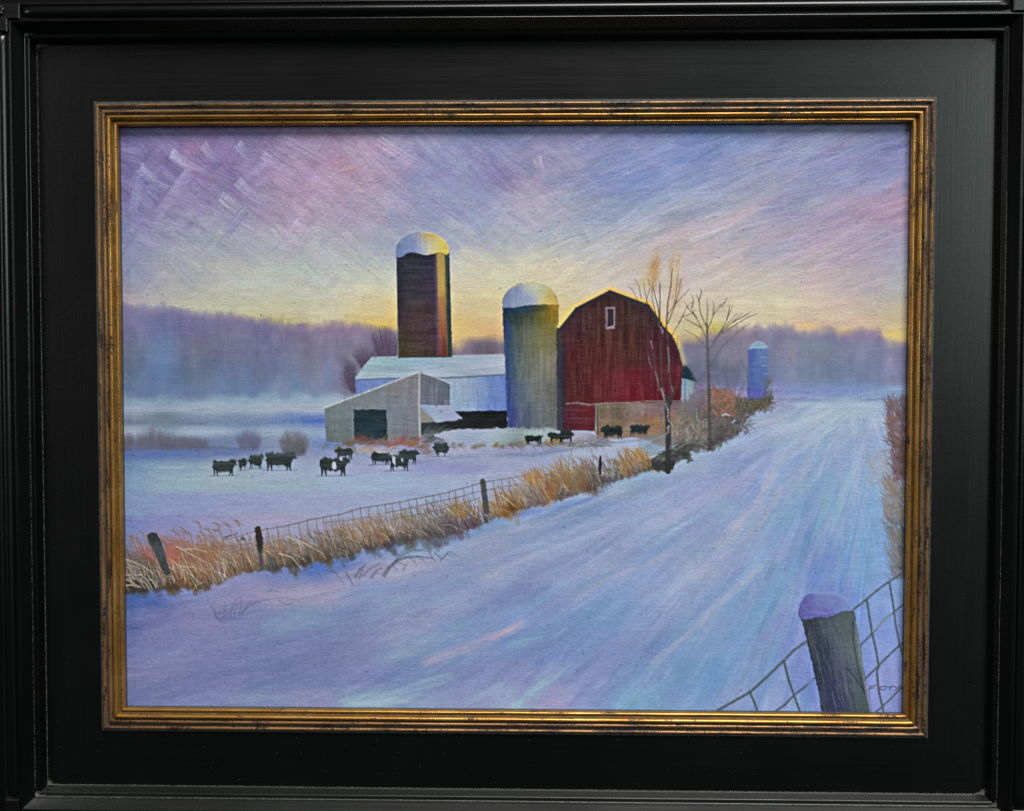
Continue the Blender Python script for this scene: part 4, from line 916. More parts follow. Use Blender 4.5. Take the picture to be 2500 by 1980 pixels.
# ---- fence line: weeds, posts, wire
L_GRASS = label('painted_dry_grass')
ft = [(290,1330),(380,1310),(450,1300),(540,1310),(620,1330),(700,1318),(800,1290),(900,1265),(1000,1248),(1100,1225),(1180,1240),(1230,1200),(1270,1160),(1300,1138),(1340,1142),(1380,1118),(1440,1112),(1500,1122),(1530,1100),(1570,1085),(1590,1120)]
fb = [(290,1452),(380,1448),(440,1440),(500,1446),(545,1425),(610,1402),(680,1392),(740,1386),(800,1372),(860,1362),(890,1345),(960,1336),(1010,1326),(1080,1318),(1150,1298),(1180,1282),(1215,1268),(1260,1256),(1300,1242),(1360,1226),(1400,1214),(1450,1200),(1480,1186),(1540,1166),(1590,1150)]
def fy(l, x):
    return np.interp(x, [p[0] for p in l], [p[1] for p in l])
GC = grad([(310,1400,128,104,92),(310,1440,92,88,84),(360,1420,112,96,80),(415,1345,196,104,84),(420,1390,150,94,72),(455,1400,150,96,44),(480,1370,176,112,84),(520,1350,168,118,88),(560,1370,150,116,90),(620,1370,134,104,84),(680,1370,112,98,82),(700,1340,158,128,100),(780,1345,130,104,80),(840,1350,120,100,80),(880,1310,168,128,86),(930,1310,172,124,80),(960,1330,108,94,92),(1000,1290,156,126,100),(1060,1290,126,112,104),(1120,1240,168,124,52),(1110,1290,108,92,98),(1160,1270,128,96,92),(1230,1240,176,120,44),(1245,1250,170,108,44),(1290,1200,164,140,118),(1310,1165,184,126,60),(1350,1210,170,110,60),(1330,1230,140,112,110),(1390,1150,164,126,72),(1420,1190,150,112,66),(1380,1215,120,100,100),(1460,1160,124,102,82),(1470,1190,92,84,90),(1520,1120,172,124,66),(1560,1110,184,128,60),(1520,1150,120,110,100)], 34, 22)
gm_t, gm_b = fy(ft, GX[0])[None, :], fy(fb, GX[0])[None, :]
ga = np.clip((GY - gm_t - 18) / 30 + noise(4, 12, 61) * 1.1, 0, 1) * np.clip((gm_b - GY) / 8 + noise(5, 6, 62) * 1.6, 0, 1) * ((GX > 285) & (GX < 1592))
dark = np.clip(1 - (gm_b - GY) / np.maximum(22, .32 * (gm_b - gm_t)), 0, 1) * .45
put((slice(0, PH), slice(0, PW)), ga * .8, GC * (1 - dark)[..., None] + np.array((70,72,84)) * dark[..., None], L_GRASS, .4, .42)
def blades(n, cols, L, w, al, lo=0.0, hi=1.0, lean=-.45, th=.5, x0=288, x1=1590):
    for k in range(n):
        x = rng.uniform(x0, x1)
        t, b = fy(ft, x), fy(fb, x)
        y = b - (b - t) * rng.uniform(lo, hi)
        l = rng.uniform(*L) * (0.55 + .45 * (1450 - y) / 350 if False else 1) * (1.0 - .45 * (x - 288) / 1300)
        a = -math.pi / 2 + lean + rng.normal(0, .24)
        i, j = min(PH - 1, int((y - PY0) * PS)), min(PW - 1, int((x - PX0) * PS))
        c = (GC[i, j] * rng.uniform(.8, 1.15) if cols is None else np.array(cols[rng.integers(len(cols))], float)) + rng.normal(0, 8, 3)
        bend = rng.normal(0, .3) - .15
        line(bez((x, y), (x + l * .5 * math.cos(a), y + l * .5 * math.sin(a)), (x + l * math.cos(a + bend), y + l * math.sin(a + bend)), 4), w, w * .4, c, al * rng.uniform(.5, 1.1), L_GRASS, th, cut=.75)
blades(1500, None, (22, 60), 3.4, .5, .1, .8)
blades(420, [(74,70,72),(84,80,84),(92,78,70)], (16, 44), 3.6, .5, 0, .35)
blades(700, None, (24, 64), 2.2, .6, .2, .9)
for x, y, r_, c in [(305,1425,30,(70,62,58)),(340,1435,26,(66,60,62)),(372,1420,20,(60,58,60)),(420,1430,30,(92,66,48)),(452,1400,30,(140,86,44)),(470,1425,24,(110,78,44)),(500,1345,36,(170,104,74)),(440,1365,26,(178,104,70)),(560,1370,30,(134,98,72)),(610,1385,24,(110,88,72)),(672,1385,20,(70,68,66)),(715,1380,24,(86,74,66)),(745,1365,20,(72,66,66)),(800,1362,26,(94,80,72)),(845,1355,22,(76,66,62)),(905,1335,26,(80,72,82)),(950,1328,30,(72,68,84)),(1000,1316,30,(88,76,80)),(930,1305,28,(150,106,66)),(1060,1310,32,(84,74,84)),(1110,1296,30,(90,74,90)),(1145,1282,20,(92,70,96)),(1235,1245,28,(160,104,36)),(1250,1235,18,(120,74,30)),(1300,1168,26,(186,122,48)),(1345,1195,30,(170,104,48)),(1320,1215,24,(130,100,94)),(1375,1170,36,(156,112,60)),(1420,1170,36,(146,104,56)),(1440,1190,26,(100,76,66)),(1480,1172,20,(86,78,92)),(1530,1130,30,(166,116,60)),(1565,1110,24,(176,118,52))]:
    for k in range(16):
        stroke(x + rng.normal(0, r_ * .4), y + rng.normal(0, r_ * .3), math.radians(-112 + 14 * rng.normal()), r_ * 1.5, r_ * .5, np.array(c, float) + rng.normal(0, 9, 3), .34, 0, .5, 18, .4, lb=None)
blades(260, [(176,120,80),(188,128,88),(160,104,60)], (20, 60), 2.2, .6, .1, .7, x0=400, x1=700)
for x, c in ((415,(206,104,90)), (425,(196,92,76)), (410,(190,98,84))):
    clump(x - 8, 1350, x + 14, 1385, 26, [c], (20, 44), L_GRASS, ang=-1.7, spread=.15, w=4, al=.4)
clump(1105, 1230, 1140, 1270, 60, [(176,130,50),(164,120,44)], (12, 30), L_GRASS, ang=-1.6, w=3, al=.5)
L_POST = [label('painted_fence_post', None, t) for t in ('leaning grey fence post at the left', 'short dark fence post in the weeds', 'grey fence post in the middle of the fence', 'thin black fence post beside the ochre weeds')]
L_WIRE = label('painted_wire_fence')
WC = (104,88,84)
line([(545,1318),(585,1309),(622,1297)], 1.8, 1.8, WC, .7, L_WIRE)
line([(636,1294),(700,1284),(760,1268),(830,1256),(880,1241),(975,1226),(1090,1203),(1172,1180)], 2.4, 2.6, (112,98,92), .85, L_WIRE)
line([(1186,1176),(1240,1168),(1290,1158)], 2.2, 2, (112,98,92), .8, L_WIRE)
line([(480,1330),(545,1334),(620,1326)], 1.8, 1.6, WC, .6, L_WIRE)
line([(644,1338),(690,1334),(760,1302)], 1.8, 1.6, (134,96,80), .6, L_WIRE)
line([(940,1252),(1000,1241),(1060,1226),(1110,1216),(1172,1199)], 2.2, 2.2, (112,96,88), .8, L_WIRE)
line([(1190,1196),(1240,1186),(1270,1182)], 2, 1.8, (112,98,92), .7, L_WIRE)
line([(957,1269),(1010,1258),(1040,1252),(1100,1238),(1172,1215)], 2, 2, (118,96,84), .75, L_WIRE)
line([(790,1276),(850,1270),(900,1262)], 1.8, 1.6, (128,104,92), .6, L_WIRE)
wx = [(x, np.interp(x, [636,700,760,830,880,975,1090,1172,1186,1290], [1294,1284,1268,1256,1241,1226,1203,1180,1176,1158])) for x in (653,676,704,730,750,772,790,808,826,860,880,900,922,940,957,976,997,1016,1040,1058,1075,1096,1112,1132,1154,1205,1224,1243)]
for x, y in wx:
    line([(x, y + rng.uniform(-4, 2)), (x + 2 + rng.normal(0, 1), y + 22), (x + 8 + rng.normal(0, 2), y + rng.uniform(44, 64))], 2, 1.5, (118,96,88), .72, L_WIRE, .3, wob=.6)
for x in (545, 612, 652, 680):
    line([(x, 1312 - (x - 545) * .1), (x + 2, 1350)], 1.8, 1.4, (138,104,90), .6, L_WIRE)
blades(200, [(206,186,150),(196,168,130),(214,196,170),(190,160,118)], (24, 60), 1.4, .72, .05, .65, th=1.3)
blades(90, [(212,192,160),(222,206,184)], (22, 50), 1.3, .8, 0, .4, th=1.5, x0=288, x1=560)
for pts in ([(300,1364),(320,1370),(345,1380),(375,1400)], [(302,1404),(318,1404),(330,1412)], [(302,1412),(320,1420),(342,1434)], [(302,1430),(322,1428),(340,1434)], [(330,1405),(345,1403),(362,1420),(372,1438)], [(450,1342),(478,1340),(505,1348)], [(440,1384),(470,1384),(490,1390)], [(700,1310),(730,1322),(745,1338)], [(430,1334),(470,1356),(500,1372)], [(680,1352),(712,1360),(735,1388)], [(735,1322),(760,1336),(790,1352)], [(1225,1210),(1240,1222),(1255,1235)]):
    line(pts, 2.2, 1.4, (212,190,154), .85, L_GRASS, 1.4)
for x, y in [(478,1275),(490,1300),(525,1278),(552,1280),(445,1290),(420,1295),(455,1300),(503,1292),(480,1310),(527,1295),(515,1310),(400,1310),(575,1272),(315,1310),(345,1300),(330,1315),(440,1325)]:
    for q in range(4):
        line(bez((x + rng.normal(0, 4), y - 2), (x + 8, y + rng.normal(0, 3)), (x + rng.uniform(8, 18), y + rng.uniform(8, 18)), 4), 3, 1, (150,122,110), .55, L_GRASS)
    line([(x + 8, y + 6), (x + 20, y + 46)], 1.4, 1.4, (160,124,104), .45, L_GRASS)
for x, y in [(560,1310),(575,1304),(590,1314),(594,1316),(583,1318)]:
    for q in range(3):
        line([(x + rng.normal(0, 3), y + rng.normal(0, 2)), (x + rng.normal(0, 5), y + rng.normal(0, 3))], 3, 2, (62,58,66), .7, None)
PSTC = grad([(372,1310,58,62,66),(385,1350,78,82,86),(400,1390,70,72,74),(630,1300,62,54,50),(634,1330,56,54,54),(638,1370,80,84,92),(1180,1190,92,92,92),(1184,1230,82,80,84),(1465,1130,44,44,50)], 18)
poly([(359,1306),(367,1299),(382,1301),(393,1322),(403,1350),(412,1385),(418,1402),(402,1404),(392,1384),(378,1352),(364,1325)], PSTC, L_POST[0], 2, 2, th=1, sv=12)
poly([(622,1292),(627,1284),(635,1284),(640,1304),(643,1328),(640,1352),(644,1390),(640,1394),(633,1378),(630,1345),(624,1315)], PSTC, L_POST[1], 2, 2, th=1, sv=12)
poly([(1172,1174),(1176,1168),(1182,1169),(1186,1178),(1191,1215),(1196,1254),(1182,1254),(1177,1215)], PSTC, L_POST[2], 2, 1.5, th=1, sv=12)
poly([(1463,1118),(1465,1110),(1469,1114),(1469,1140),(1468,1158),(1462,1158),(1461,1136)], PSTC, L_POST[3], 2, 1.5, th=1)
line([(620,1290),(632,1284)], 2, 2, (92,80,72), .6, L_POST[1])
line([(1172,1180),(1186,1178)], 2, 2, (60,54,52), .8, L_WIRE)
line([(1174,1200),(1190,1196)], 1.6, 1.6, (60,54,52), .7, L_WIRE)
poly([(646,1388),(655,1352),(668,1354),(682,1388),(668,1392)], (88,90,92), None, 8, 5, al=.7)

# ---- fallen twigs in the snow
L_TWIG = label('painted_twigs')
TW = (84,96,114)
for pts, w in [([(938,1404),(950,1385),(968,1370),(990,1360),(1018,1358),(1052,1362)], 9), ([(962,1374),(985,1352),(1015,1342),(1048,1346)], 4.5), ([(958,1380),(975,1355),(990,1340)], 4), ([(1048,1346),(1055,1362),(1066,1374)], 3.4), ([(1062,1348),(1080,1366),(1092,1350),(1106,1358)], 3), ([(1076,1370),(1096,1345),(1120,1358)], 2.6), ([(1018,1358),(1030,1366),(1040,1374)], 2.4), ([(1000,1360),(1012,1370),(1020,1378)], 2.4),
               ([(868,1408),(878,1390),(892,1378)], 6), ([(878,1412),(884,1392),(890,1380)], 4), ([(885,1404),(905,1388),(930,1374)], 4), ([(908,1410),(918,1394),(928,1386)], 4.5), ([(800,1392),(822,1400),(840,1428)], 3.4), ([(846,1398),(856,1416),(864,1430)], 4), ([(958,1382),(968,1390),(972,1396)], 2), ([(972,1372),(984,1378),(994,1380)], 2), ([(776,1400),(782,1408)], 3), ([(1016,1344),(1040,1340),(1052,1346)], 2.6), ([(984,1392),(990,1380),(996,1374)], 3)]:
    line(pts, w * 1.1, w * .4, TW, .5, L_TWIG, .6, soft=3.2, wob=.6)
L_TUFT = label('painted_grass_tuft')
for pts, w in [([(562,1506),(568,1480),(576,1466),(588,1456)], 4), ([(572,1500),(578,1476),(592,1462)], 3), ([(528,1505),(522,1490),(514,1476)], 3), ([(545,1506),(548,1490),(552,1478)], 4), ([(590,1498),(600,1486),(605,1480)], 6), ([(604,1484),(625,1470),(650,1464),(700,1458),(730,1470)], 2.6), ([(650,1446),(665,1442),(680,1444)], 2), ([(520,1494),(530,1508),(548,1522)], 5), ([(535,1500),(540,1490)], 4), ([(470,1512),(472,1502),(476,1495)], 1.8), ([(552,1504),(560,1488)], 4), ([(582,1500),(590,1474),(590,1458)], 3), ([(680,1466),(700,1476),(715,1472)], 2.2)]:
    line(pts, w * 1.3, w * .5, (96,104,134), .4, L_TUFT, .4, soft=4, wob=.6)

# ---- bushes at the right edge
L_RB = label('painted_roadside_bush')
clump(2170, 985, 2235, 1060, 260, [(104,90,104),(120,92,100),(92,86,100),(136,108,110)], (10, 34), L_RB, ang=-2.2, w=4, al=.5)
clump(2168, 1020, 2235, 1090, 160, [(126,92,92),(112,80,86),(136,104,100)], (10, 30), L_RB, ang=-2.4, w=4, al=.5)
clump(2180, 1080, 2235, 1180, 380, [(112,80,80),(124,88,84),(100,80,84),(92,76,80)], (12, 40), L_RB, ang=-2.3, w=4, al=.5)
clump(2120, 1110, 2180, 1190, 170, [(156,158,176),(150,144,156),(160,150,150)], (10, 30), None, ang=-2.0, w=3, al=.4)
clump(2165, 1180, 2235, 1280, 330, [(132,128,120),(146,132,116),(116,116,116),(150,118,100)], (12, 40), L_RB, ang=-2.3, w=4, al=.5)
clump(2176, 1270, 2235, 1420, 480, [(112,118,128),(96,104,112),(126,124,128),(132,116,108)], (12, 42), L_RB, ang=-2.2, w=4, al=.5)
clump(2205, 1290, 2240, 1400, 120, [(64,72,84),(80,84,92)], (12, 34), L_RB, ang=-2.0, w=4, al=.5)
poly([(2198,970),(2236,955),(2240,1060),(2200,1050)], (104,92,106), L_RB, 12, 14, al=.55)
clump(2170, 975, 2240, 1000, 60, [(128,108,110),(100,92,104)], (10, 24), L_RB, ang=-1.6, w=3, al=.5)

# ---- near post, snow cap, woven wire and signature
L_NW = label('painted_woven_wire')
NW = (78,94,102)
for pts, w in [([(1745,1738),(1790,1712),(1831,1688),(1872,1652),(1913,1613),(1940,1586),(1970,1565)], 7), ([(1831,1688),(1840,1712),(1851,1740)], 6), ([(1913,1613),(1926,1660),(1939,1697),(1954,1740)], 6.5), ([(1890,1740),(1915,1720),(1939,1697),(1966,1676),(1994,1652)], 6),
               ([(2078,1492),(2098,1478),(2115,1465),(2142,1441),(2169,1421),(2212,1392)], 5.5), ([(2115,1465),(2122,1505),(2129,1543),(2138,1590),(2145,1625),(2141,1641),(2147,1688),(2158,1740)], 6), ([(2173,1423),(2180,1477),(2188,1530),(2196,1572),(2207,1610)], 5), ([(2098,1578),(2129,1547),(2155,1518),(2180,1496),(2212,1468)], 5), ([(2110,1658),(2143,1627),(2170,1600),(2195,1576),(2212,1562)], 5.5), ([(2138,1740),(2157,1723),(2175,1704),(2190,1688),(2210,1668)], 5)]:
    line(pts, w, w * .9, NW, .88, L_NW, .7, wob=.7)
    line([(p[0] + 1.5, p[1] - 1.5) for p in pts], 1.6, 1.4, (128,144,158), .4, L_NW, .3)
line([(2129,1543),(2155,1518),(2178,1498)], 2, 2, (176,196,224), .7, L_NW, 1)
L_NP = label('painted_fence_post', None, 'big weathered post in the near corner')
L_CAP = label('painted_snow_cap', L_NP)
for q in range(6):
    stroke(1985 + rng.normal(0, 4), 1640 + q * 14, math.radians(78), 150, 14, (112,124,206), .4, 0, .6)
poly([(1957,1512),(2000,1500),(2050,1492),(2086,1490),(2094,1535),(2104,1590),(2113,1660),(2126,1745),(2007,1745),(1998,1690),(1985,1630),(1972,1575)], grad([(1970,1530,62,72,86),(1990,1560,50,58,74),(2010,1600,50,60,82),(2020,1680,52,58,86),(2040,1730,52,56,94),(2030,1540,72,84,98),(2060,1540,84,98,106),(2080,1600,94,110,116),(2060,1620,80,84,110),(2070,1680,72,74,108),(2095,1690,80,96,106),(2110,1735,70,88,98),(2060,1720,64,62,102),(2005,1715,58,70,102)], 24, 34), L_NP, 2, 3, th=1.2, sv=0)
for k in range(120):
    t = rng.random()
    y = rng.uniform(1510, 1700)
    x = 1964 + (y - 1512) * .22 + t * (122 - (y - 1512) * .03)
    line([(x, y), (x + 7 + rng.normal(0, 3), y + 30), (x + 14 + rng.normal(0, 3), y + rng.uniform(50, 80))], 2.6, 1, np.array((58,66,82)) if rng.random() < .5 else np.array((112,124,134)), .3, L_NP, .3)
for pts in ([(1977,1520),(1992,1538),(1996,1560),(2006,1600),(2016,1640)], [(2018,1560),(2026,1590),(2034,1640),(2040,1680),(2052,1720),(2058,1742)], [(2082,1520),(2086,1570),(2098,1640),(2112,1690)], [(2068,1630),(2090,1660),(2112,1690)], [(2000,1640),(2010,1690),(2020,1735)]):
    line(pts, 3, 2, (44,50,70), .75, L_NP, -.6, wob=1.5)
line([(2090,1520),(2100,1600),(2114,1680),(2124,1735)], 6, 6, (128,140,154), .5, L_NP, .3)
poly([(1949,1498),(1952,1478),(1962,1458),(1976,1448),(2000,1448),(2030,1446),(2050,1452),(2066,1464),(2078,1482),(2082,1490),(2060,1490),(2040,1500),(2020,1508),(2000,1506),(1978,1512),(1962,1513),(1953,1506)], grad([(1965,1470,92,92,172),(1980,1495,96,100,180),(2010,1470,114,128,196),(2040,1465,118,142,202),(2060,1480,116,144,206),(2020,1500,100,98,184),(2045,1492,106,114,194)], 20), L_CAP, 4, 3, th=1.6)
for k in range(26):
    x, y = rng.uniform(1965, 2050), rng.uniform(1452, 1500)
    stroke(x, y, math.radians(20 + 12 * rng.normal()), 50, 8, (116 + rng.normal(0, 8), 118 + rng.normal(0, 10), 198), .3, .004, 1.6, 16, lb=None)
line([(1951,1486),(1950,1500),(1956,1510),(1964,1515)], 2.6, 2, (70,76,110), .7, L_CAP)
line([(1964,1514),(1990,1508),(2020,1509),(2042,1501),(2064,1492),(2082,1492)], 2, 2, (74,78,112), .6, L_NP)
L_SIG = label('painted_signature')
SG = (92,84,120)
for pts in ([(2127,1675),(2123,1680),(2121,1686)], [(2127,1675),(2140,1673)], [(2125,1680),(2136,1679)],
            [(2152,1676),(2162,1675),(2163,1681),(2156,1685),(2149,1683),(2149,1678),(2153,1675)], [(2166,1677),(2182,1675)], [(2175,1676),(2171,1685)], [(2184,1675),(2188,1680)], [(2197,1674),(2190,1680),(2184,1687)]):
    line(pts, 2.7, 2.3, SG, .92, L_SIG, .6)

SNAP = img.copy()
for L_, n_, bx, an, ln, wd, jt in ((L_TALL, 130, (967,615,1105,872), math.pi / 2, (30, 80), (5, 12), 7), (L_TCAP, 60, (966,566,1098,622), .5, (14, 34), (5, 10), 9), (L_GREY, 150, (1228,800,1364,1050), math.pi / 2, (30, 90), (5, 14), 8), (L_GCAP, 60, (1226,688,1364,750), .5, (14, 34), (5, 10), 9),
                               (L_BARN, 260, (1368,712,1664,1050), math.pi / 2, (26, 80), (4, 9), 8), (L_LROOF, 90, (868,866,1240,924), 0, (30, 80), (5, 11), 7), (L_LONG, 60, (868,924,1240,1004), math.pi / 2, (16, 40), (5, 10), 7), (L_SHED, 110, (793,910,1100,1084), math.pi / 2, (24, 60), (6, 14), 5), (L_STONE, 80, (1456,985,1662,1066), -.9, (12, 30), (4, 9), 12), (L_BLUE, 30, (1826,850,1877,976), math.pi / 2, (16, 40), (4, 9), 6)):
    before = img.copy()
    scatter(n_, *bx, lambda x, y: an + rng.normal(0, .12), ln, wd, lab == L_, jt, .42, .9, SNAP)
    img[:] = np.where((lab == L_)[..., None], img, before)
img[:] = np.where(np.isin(lab, (L_TALL, L_TCAP, L_GREY, L_GCAP, L_BARN, L_BROOF, L_BWIN, L_LROOF, L_LONG, L_SHED, L_STONE, L_BLUE))[..., None], img, SNAP)
img[:] = np.where((lab == L_STONE)[..., None], img * np.array((.98, .90, .86)), img)
WARM = np.isin(lab, (L_BARN,))[..., None]
img[:] = np.where(WARM, img * np.array((.84, .90, .86)), img)

# ---- small knots of paint and grit, thread streaks
for k in range(170):
    x, y = rng.uniform(300, 2210), rng.uniform(320, 1730)
    line([(x, y), (x + rng.normal(0, 3), y + rng.normal(0, 2))], 2.6, 1.6, np.array((74,80,112)), .55, None, .8)
img += (noise(14, 1.1, 71) * 7 + noise(5, 1.1, 72) * 6 + noise(1.2, 1.2, 73) * 13)[..., None]
hgt += noise(10, 1.2, 74) * .22 + noise(1.3, 1.3, 75) * .16
gr = np.isin(lab, (L_FIELD, L_ROAD))[..., None] * 1.0
img = img + gr * np.array((0, 5, 0))
gg = np.isin(lab, (L_GRASS,))[..., None]
g0 = img.mean(-1, keepdims=True)
img = np.where(gg, (g0 + (img - g0) * .80) * .95, img)
def blur(a, r):
    k = np.exp(-np.arange(-2 * r, 2 * r + 1) ** 2 / (2.0 * r * r / 2))
    k /= k.sum()
    o = np.zeros_like(a)
    for i, w in enumerate(k):
        o += np.roll(a, i - 2 * r, 0) * w
    q = np.zeros_like(a)
    for i, w in enumerate(k):
        q += np.roll(o, i - 2 * r, 1) * w
    return q
img = img.astype(np.float32)
b3 = blur(img, 3)
soft_ = blur(((lab == L_WOOD) | (lab == L_BUSH) | (lab == L_BUSH2) | (lab == L_BUSH3)).astype(np.float32)[..., None] * np.ones(3, np.float32), 4)
soft_ = np.clip(soft_ * 1.6, 0, 1)
img = img + CRISP * (1 - 2.2 * soft_) * (img - b3) + CLEAR * (img - blur(img, 14))
im2 = img.mean(-1, keepdims=True)
img = np.where(gr > 0, im2 + (img - im2) * 1.0, img)
lum = (img @ np.array((.3, .59, .11), np.float32))[..., None]
yel = np.clip((img[..., 0:1] - img[..., 2:3]) / 90, 0, 1) * np.clip((lum - 120) / 40, 0, 1)
img = lum + (img - lum) * (np.where(lum > 90, SAT_LIGHT, SAT_DARK) - .16 * yel)
np.clip(img, 6, 250, out=img)

# ---------------------------------------------------------------- the canvas carries the paint as one relief, split by motif
mm_, nt, bs = mat('oil_paint_on_canvas')
co = node(nt, 'ShaderNodeTexCoord').outputs['Object']
att = node(nt, 'ShaderNodeAttribute', attribute_name='pigment')
warp = noise_tex(nt, co, 70, 2)
sep = node(nt, 'ShaderNodeSeparateXYZ')
nt.links.new(co, sep.inputs[0])
PITCH = 0.00086
u = math_node(nt, 'ADD', math_node(nt, 'MULTIPLY', sep.outputs[0], 2 * math.pi / PITCH), math_node(nt, 'MULTIPLY', warp, 5.0))
v = math_node(nt, 'ADD', math_node(nt, 'MULTIPLY', sep.outputs[2], 2 * math.pi / PITCH), math_node(nt, 'ADD', math_node(nt, 'MULTIPLY', noise_tex(nt, co, 60, 2), 4.0), math_node(nt, 'MULTIPLY', noise_tex(nt, co, 420, 2), 5.0)))
weave = math_node(nt, 'ADD', math_node(nt, 'MULTIPLY', math_node(nt, 'SINE', v), .38), math_node(nt, 'MULTIPLY', math_node(nt, 'SINE', math_node(nt, 'ADD', u, math_node(nt, 'MULTIPLY', v, .5))), .5))
thick = noise_tex(nt, co, 26, 3)
wamp = math_node(nt, 'MULTIPLY', weave, ramp(nt, thick, [(.3, (.35, .35, .35)), (.65, (1, 1, 1))]))
val = math_node(nt, 'ADD', math_node(nt, 'ADD', math_node(nt, 'MULTIPLY', wamp, .11), math_node(nt, 'MULTIPLY', math_node(nt, 'SUBTRACT', noise_tex(nt, co, 1300, 1), .5), .30)), 1.0)
mx = node(nt, 'ShaderNodeVectorMath', operation='SCALE')
nt.links.new(att.outputs['Color'], mx.inputs[0])
nt.links.new(val, mx.inputs['Scale'])
pk = node(nt, 'ShaderNodeVectorMath', operation='ADD')
nt.links.new(mx.outputs[0], pk.inputs[0])
tops = math_node(nt, 'MULTIPLY', math_node(nt, 'MAXIMUM', math_node(nt, 'SUBTRACT', wamp, .25), 0.0), .030)  # pale dry-brush specks, with the thread tops' highlight put into the colour
cx3 = node(nt, 'ShaderNodeCombineXYZ')
for q in range(3):
    nt.links.new(tops, cx3.inputs[q])
nt.links.new(cx3.outputs[0], pk.inputs[1])
nt.links.new(pk.outputs[0], bs.inputs['Base Color'])
bs.inputs['Roughness'].default_value = .5
bs.inputs['Specular IOR Level'].default_value = .16
bump(nt, bs, wamp, .4, .0001)
PAINT = mm_

painting = empty('painting', (0, CANVAS_Y, -OPEN_H / 2))
tag(painting, 'oil painting of a red barn, silos and black cows beside a snowy road', 'painting')
MARGIN = .0032
CW, CH = OPEN_W + 2 * MARGIN, OPEN_H + 2 * MARGIN
NX, NZ_ = 1100, 824
gx, gz = np.linspace(-CW / 2, CW / 2, NX), np.linspace(CH / 2, -CH / 2, NZ_)
XW, ZW = np.meshgrid(gx, gz)
pw = np.stack([XW, np.full_like(XW, CANVAS_Y), ZW], -1) @ R_CAM.T + T_CAM
px = np.clip((CX + F_PX * pw[..., 0] / -pw[..., 2] - PX0) * PS, 0, PW - 1.01)
py = np.clip((CY - F_PX * pw[..., 1] / -pw[..., 2] - PY0) * PS, 0, PH - 1.01)
ii, jj = py.astype(int), px.astype(int)
fi, fj = (py - ii)[..., None], (px - jj)[..., None]
def bil(a):
    return (a[ii, jj] * (1 - fi) * (1 - fj) + a[ii + 1, jj] * fi * (1 - fj) + a[ii, jj + 1] * (1 - fi) * fj + a[ii + 1, jj + 1] * fi * fj)
srgb = img / 255.0
lin = np.where(srgb <= .04045, srgb / 12.92, ((srgb + .055) / 1.055) ** 2.4)
lin = bil(lin) * PIGMENT
smooth_h = resize(hgt[:PH // 8 * 8, :PW // 8 * 8].reshape(PH // 8, 8, PW // 8, 8).mean((1, 3)), PH, PW)
H_ = np.clip(hgt - smooth_h, -3.0, 4.0)[..., None] + np.clip(smooth_h, 0, 6)[..., None] * .25
HH = bil(H_)[..., 0] * 0.000095
P_ = np.stack([XW, CANVAS_Y - HH, ZW], -1).astype(np.float32)
LF = lab[np.clip(np.rint(py).astype(int), 0, PH - 1), np.clip(np.rint(px).astype(int), 0, PW - 1)][:-1, :-1]
col4 = np.concatenate([np.clip(lin, 0, 1), np.ones(lin.shape[:2] + (1,))], -1).astype(np.float32).reshape(-1, 4)
vid = np.arange(NX * NZ_).reshape(NZ_, NX)
quads = np.stack([vid[:-1, :-1], vid[1:, :-1], vid[1:, 1:], vid[:-1, 1:]], -1)
V_ = P_.reshape(-1, 3)
objs = {}
for k, (nm, par, text) in enumerate(LABELS):
    q = quads[LF == k].reshape(-1)
    if not len(q):
        continue
    used, inv = np.unique(q, return_inverse=True)
    me = bpy.data.meshes.new(nm)
    me.vertices.add(len(used))
    me.vertices.foreach_set('co', V_[used].reshape(-1))
    me.loops.add(len(q))
    me.loops.foreach_set('vertex_index', inv.reshape(-1).astype(np.int32))
    nf = len(q) // 4
    me.polygons.add(nf)
    me.polygons.foreach_set('loop_start', np.arange(0, nf * 4, 4, dtype=np.int32))
    me.update(calc_edges=True)
    me.polygons.foreach_set('use_smooth', np.ones(nf, bool))
    ca = me.color_attributes.new('pigment', 'FLOAT_COLOR', 'POINT')
    ca.data.foreach_set('color', col4[used].reshape(-1))
    me.materials.append(PAINT)
    me.validate()
    o = bpy.data.objects.new(nm, me)
    COL.objects.link(o)
    if par is not None and par in objs:
        o.parent = objs[par]
    else:
        o.parent = painting
        o.matrix_parent_inverse = painting.matrix_basis.inverted()
    if text == 'stuff':
        o['kind'] = 'stuff'
    elif text:
        o['label'] = text
    objs[k] = o
x0, z0, y0, y1 = CW / 2 - .0001, CH / 2 - .0001, CANVAS_Y + .0004, CANVAS_Y + .018
cb = link('stretched_canvas', [(-x0, y0, -z0), (x0, y0, -z0), (x0, y0, z0), (-x0, y0, z0), (-x0, y1, -z0), (x0, y1, -z0), (x0, y1, z0), (-x0, y1, z0)],
          [(0, 1, 2, 3), (7, 6, 5, 4), (0, 4, 5, 1), (1, 5, 6, 2), (2, 6, 7, 3), (3, 7, 4, 0)], RAW, painting, False)
cb.matrix_parent_inverse = painting.matrix_basis.inverted()

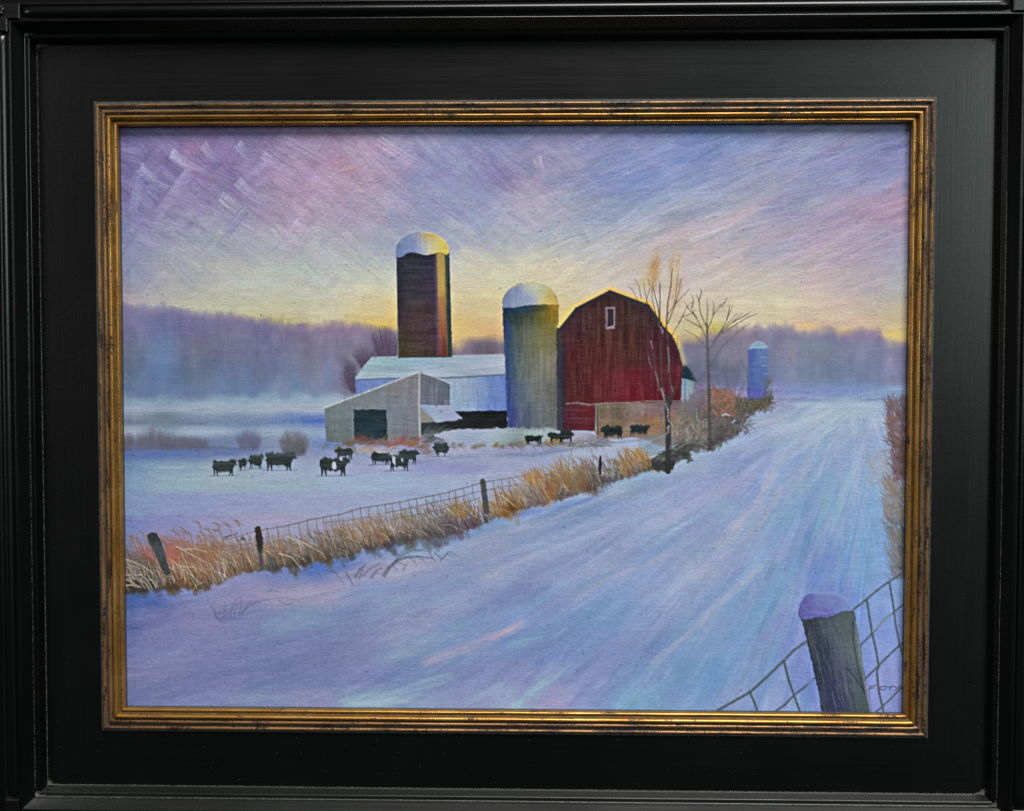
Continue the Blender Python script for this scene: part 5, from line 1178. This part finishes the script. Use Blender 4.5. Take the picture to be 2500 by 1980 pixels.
# ---------------------------------------------------------------- dust lying on the ledges, in the corners and on the black paint
r = np.random.default_rng(5)
vs, fs = [], []
def speck(x, y, z, s, stretch=1.0, a=0.0):
    n = len(vs)
    c, d = math.cos(a), math.sin(a)
    for (p, q, h) in ((-1, -.5, 0), (1, -.4, 0), (.1, .9, 0), (0, 0, .8)):
        p2, q2 = p * stretch, q
        vs.append((x + s * (p2 * c - q2 * d), y - s * h, z + s * (p2 * d + q2 * c)))
    fs.extend([(n, n + 1, n + 3), (n + 1, n + 2, n + 3), (n + 2, n, n + 3)])
iw, ih = PANEL_W / 2, PANEL_H / 2
for k in range(520):                      # loose specks, thickest low down
    x, z = r.uniform(-iw, iw), -ih + abs(r.normal(0, .16))
    if z > ih or (abs(x) < OPEN_W / 2 + GILT_W and abs(z) < OPEN_H / 2 + GILT_W):
        continue
    speck(x, -.0001, z, r.uniform(.00004, .00012) * (1.6 if r.random() < .12 else 1))
for k in range(46):                       # short hairs
    x, z = r.uniform(-iw, iw), -ih + abs(r.normal(0, .05))
    if abs(x) < OPEN_W / 2 + GILT_W and z > -OPEN_H / 2 - GILT_W:
        continue
    speck(x, -.0001, z, .00005, r.uniform(6, 16), r.uniform(0, math.pi))
def fillet(x0, x1, z, y, n, w, size=(.00008, .0002)):
    for k in range(n):
        x = r.uniform(x0, x1)
        speck(x, y - abs(r.normal(0, w * .5)), z + r.normal(0, w), r.uniform(*size), r.uniform(1, 2.4), r.normal(0, .3))
fillet(-iw, iw, -ih + .0001, -.0004, 5200, .00016, (.00005, .00013))
fillet(-iw, iw, -ih - .0044, -.0050, 5600, .00018, (.00005, .00014))
fillet(-OPEN_W / 2 - GILT_W, OPEN_W / 2 + GILT_W, OPEN_H / 2 + GILT_W + .0001, -.0003, 900, .00016, (.00006, .00014))
fillet(-OPEN_W / 2 - GILT_W, OPEN_W / 2 + GILT_W, -OPEN_H / 2 - GILT_W, -.0003, 500, .00016, (.00005, .00012))
for sx, sz, n in ((-1, -1, 420), (1, -1, 520), (-1, 1, 200), (1, 1, 120)):
    for (dx, dz, y, w) in ((0, 0, -.0005, .0013), (.0044, .0044, -.0048, .0012)):
        for k in range(n):
            a, b = abs(r.normal(0, w)), abs(r.normal(0, w))
            if r.random() < .5:
                a, b = a * 2.2, b * .4
            speck(sx * (iw + dx - a * .8), y - r.uniform(0, .0006), sz * (ih + dz - b * .8), r.uniform(.00007, .0002), 1.5, r.uniform(0, 3))
def upright(x, y, z0, z1, n, w):
    for k in range(n):
        speck(x + r.normal(0, w), y, r.uniform(z0, z1), r.uniform(.00005, .00011), 2, math.pi / 2 + r.normal(0, .3))
upright(iw + .0045, -.0052, -ih, ih * .6, 3000, .00012)
upright(-iw - .0001, -.0005, -ih, ih, 4200, .00012)
upright(-iw - .0045, -.0052, -ih, ih * .5, 1600, .00014)
du = link('dust', vs, fs, DUST, None, False)
du['kind'] = 'stuff'
du['label'] = 'pale dust gathered along the ledges and corners of the black frame'
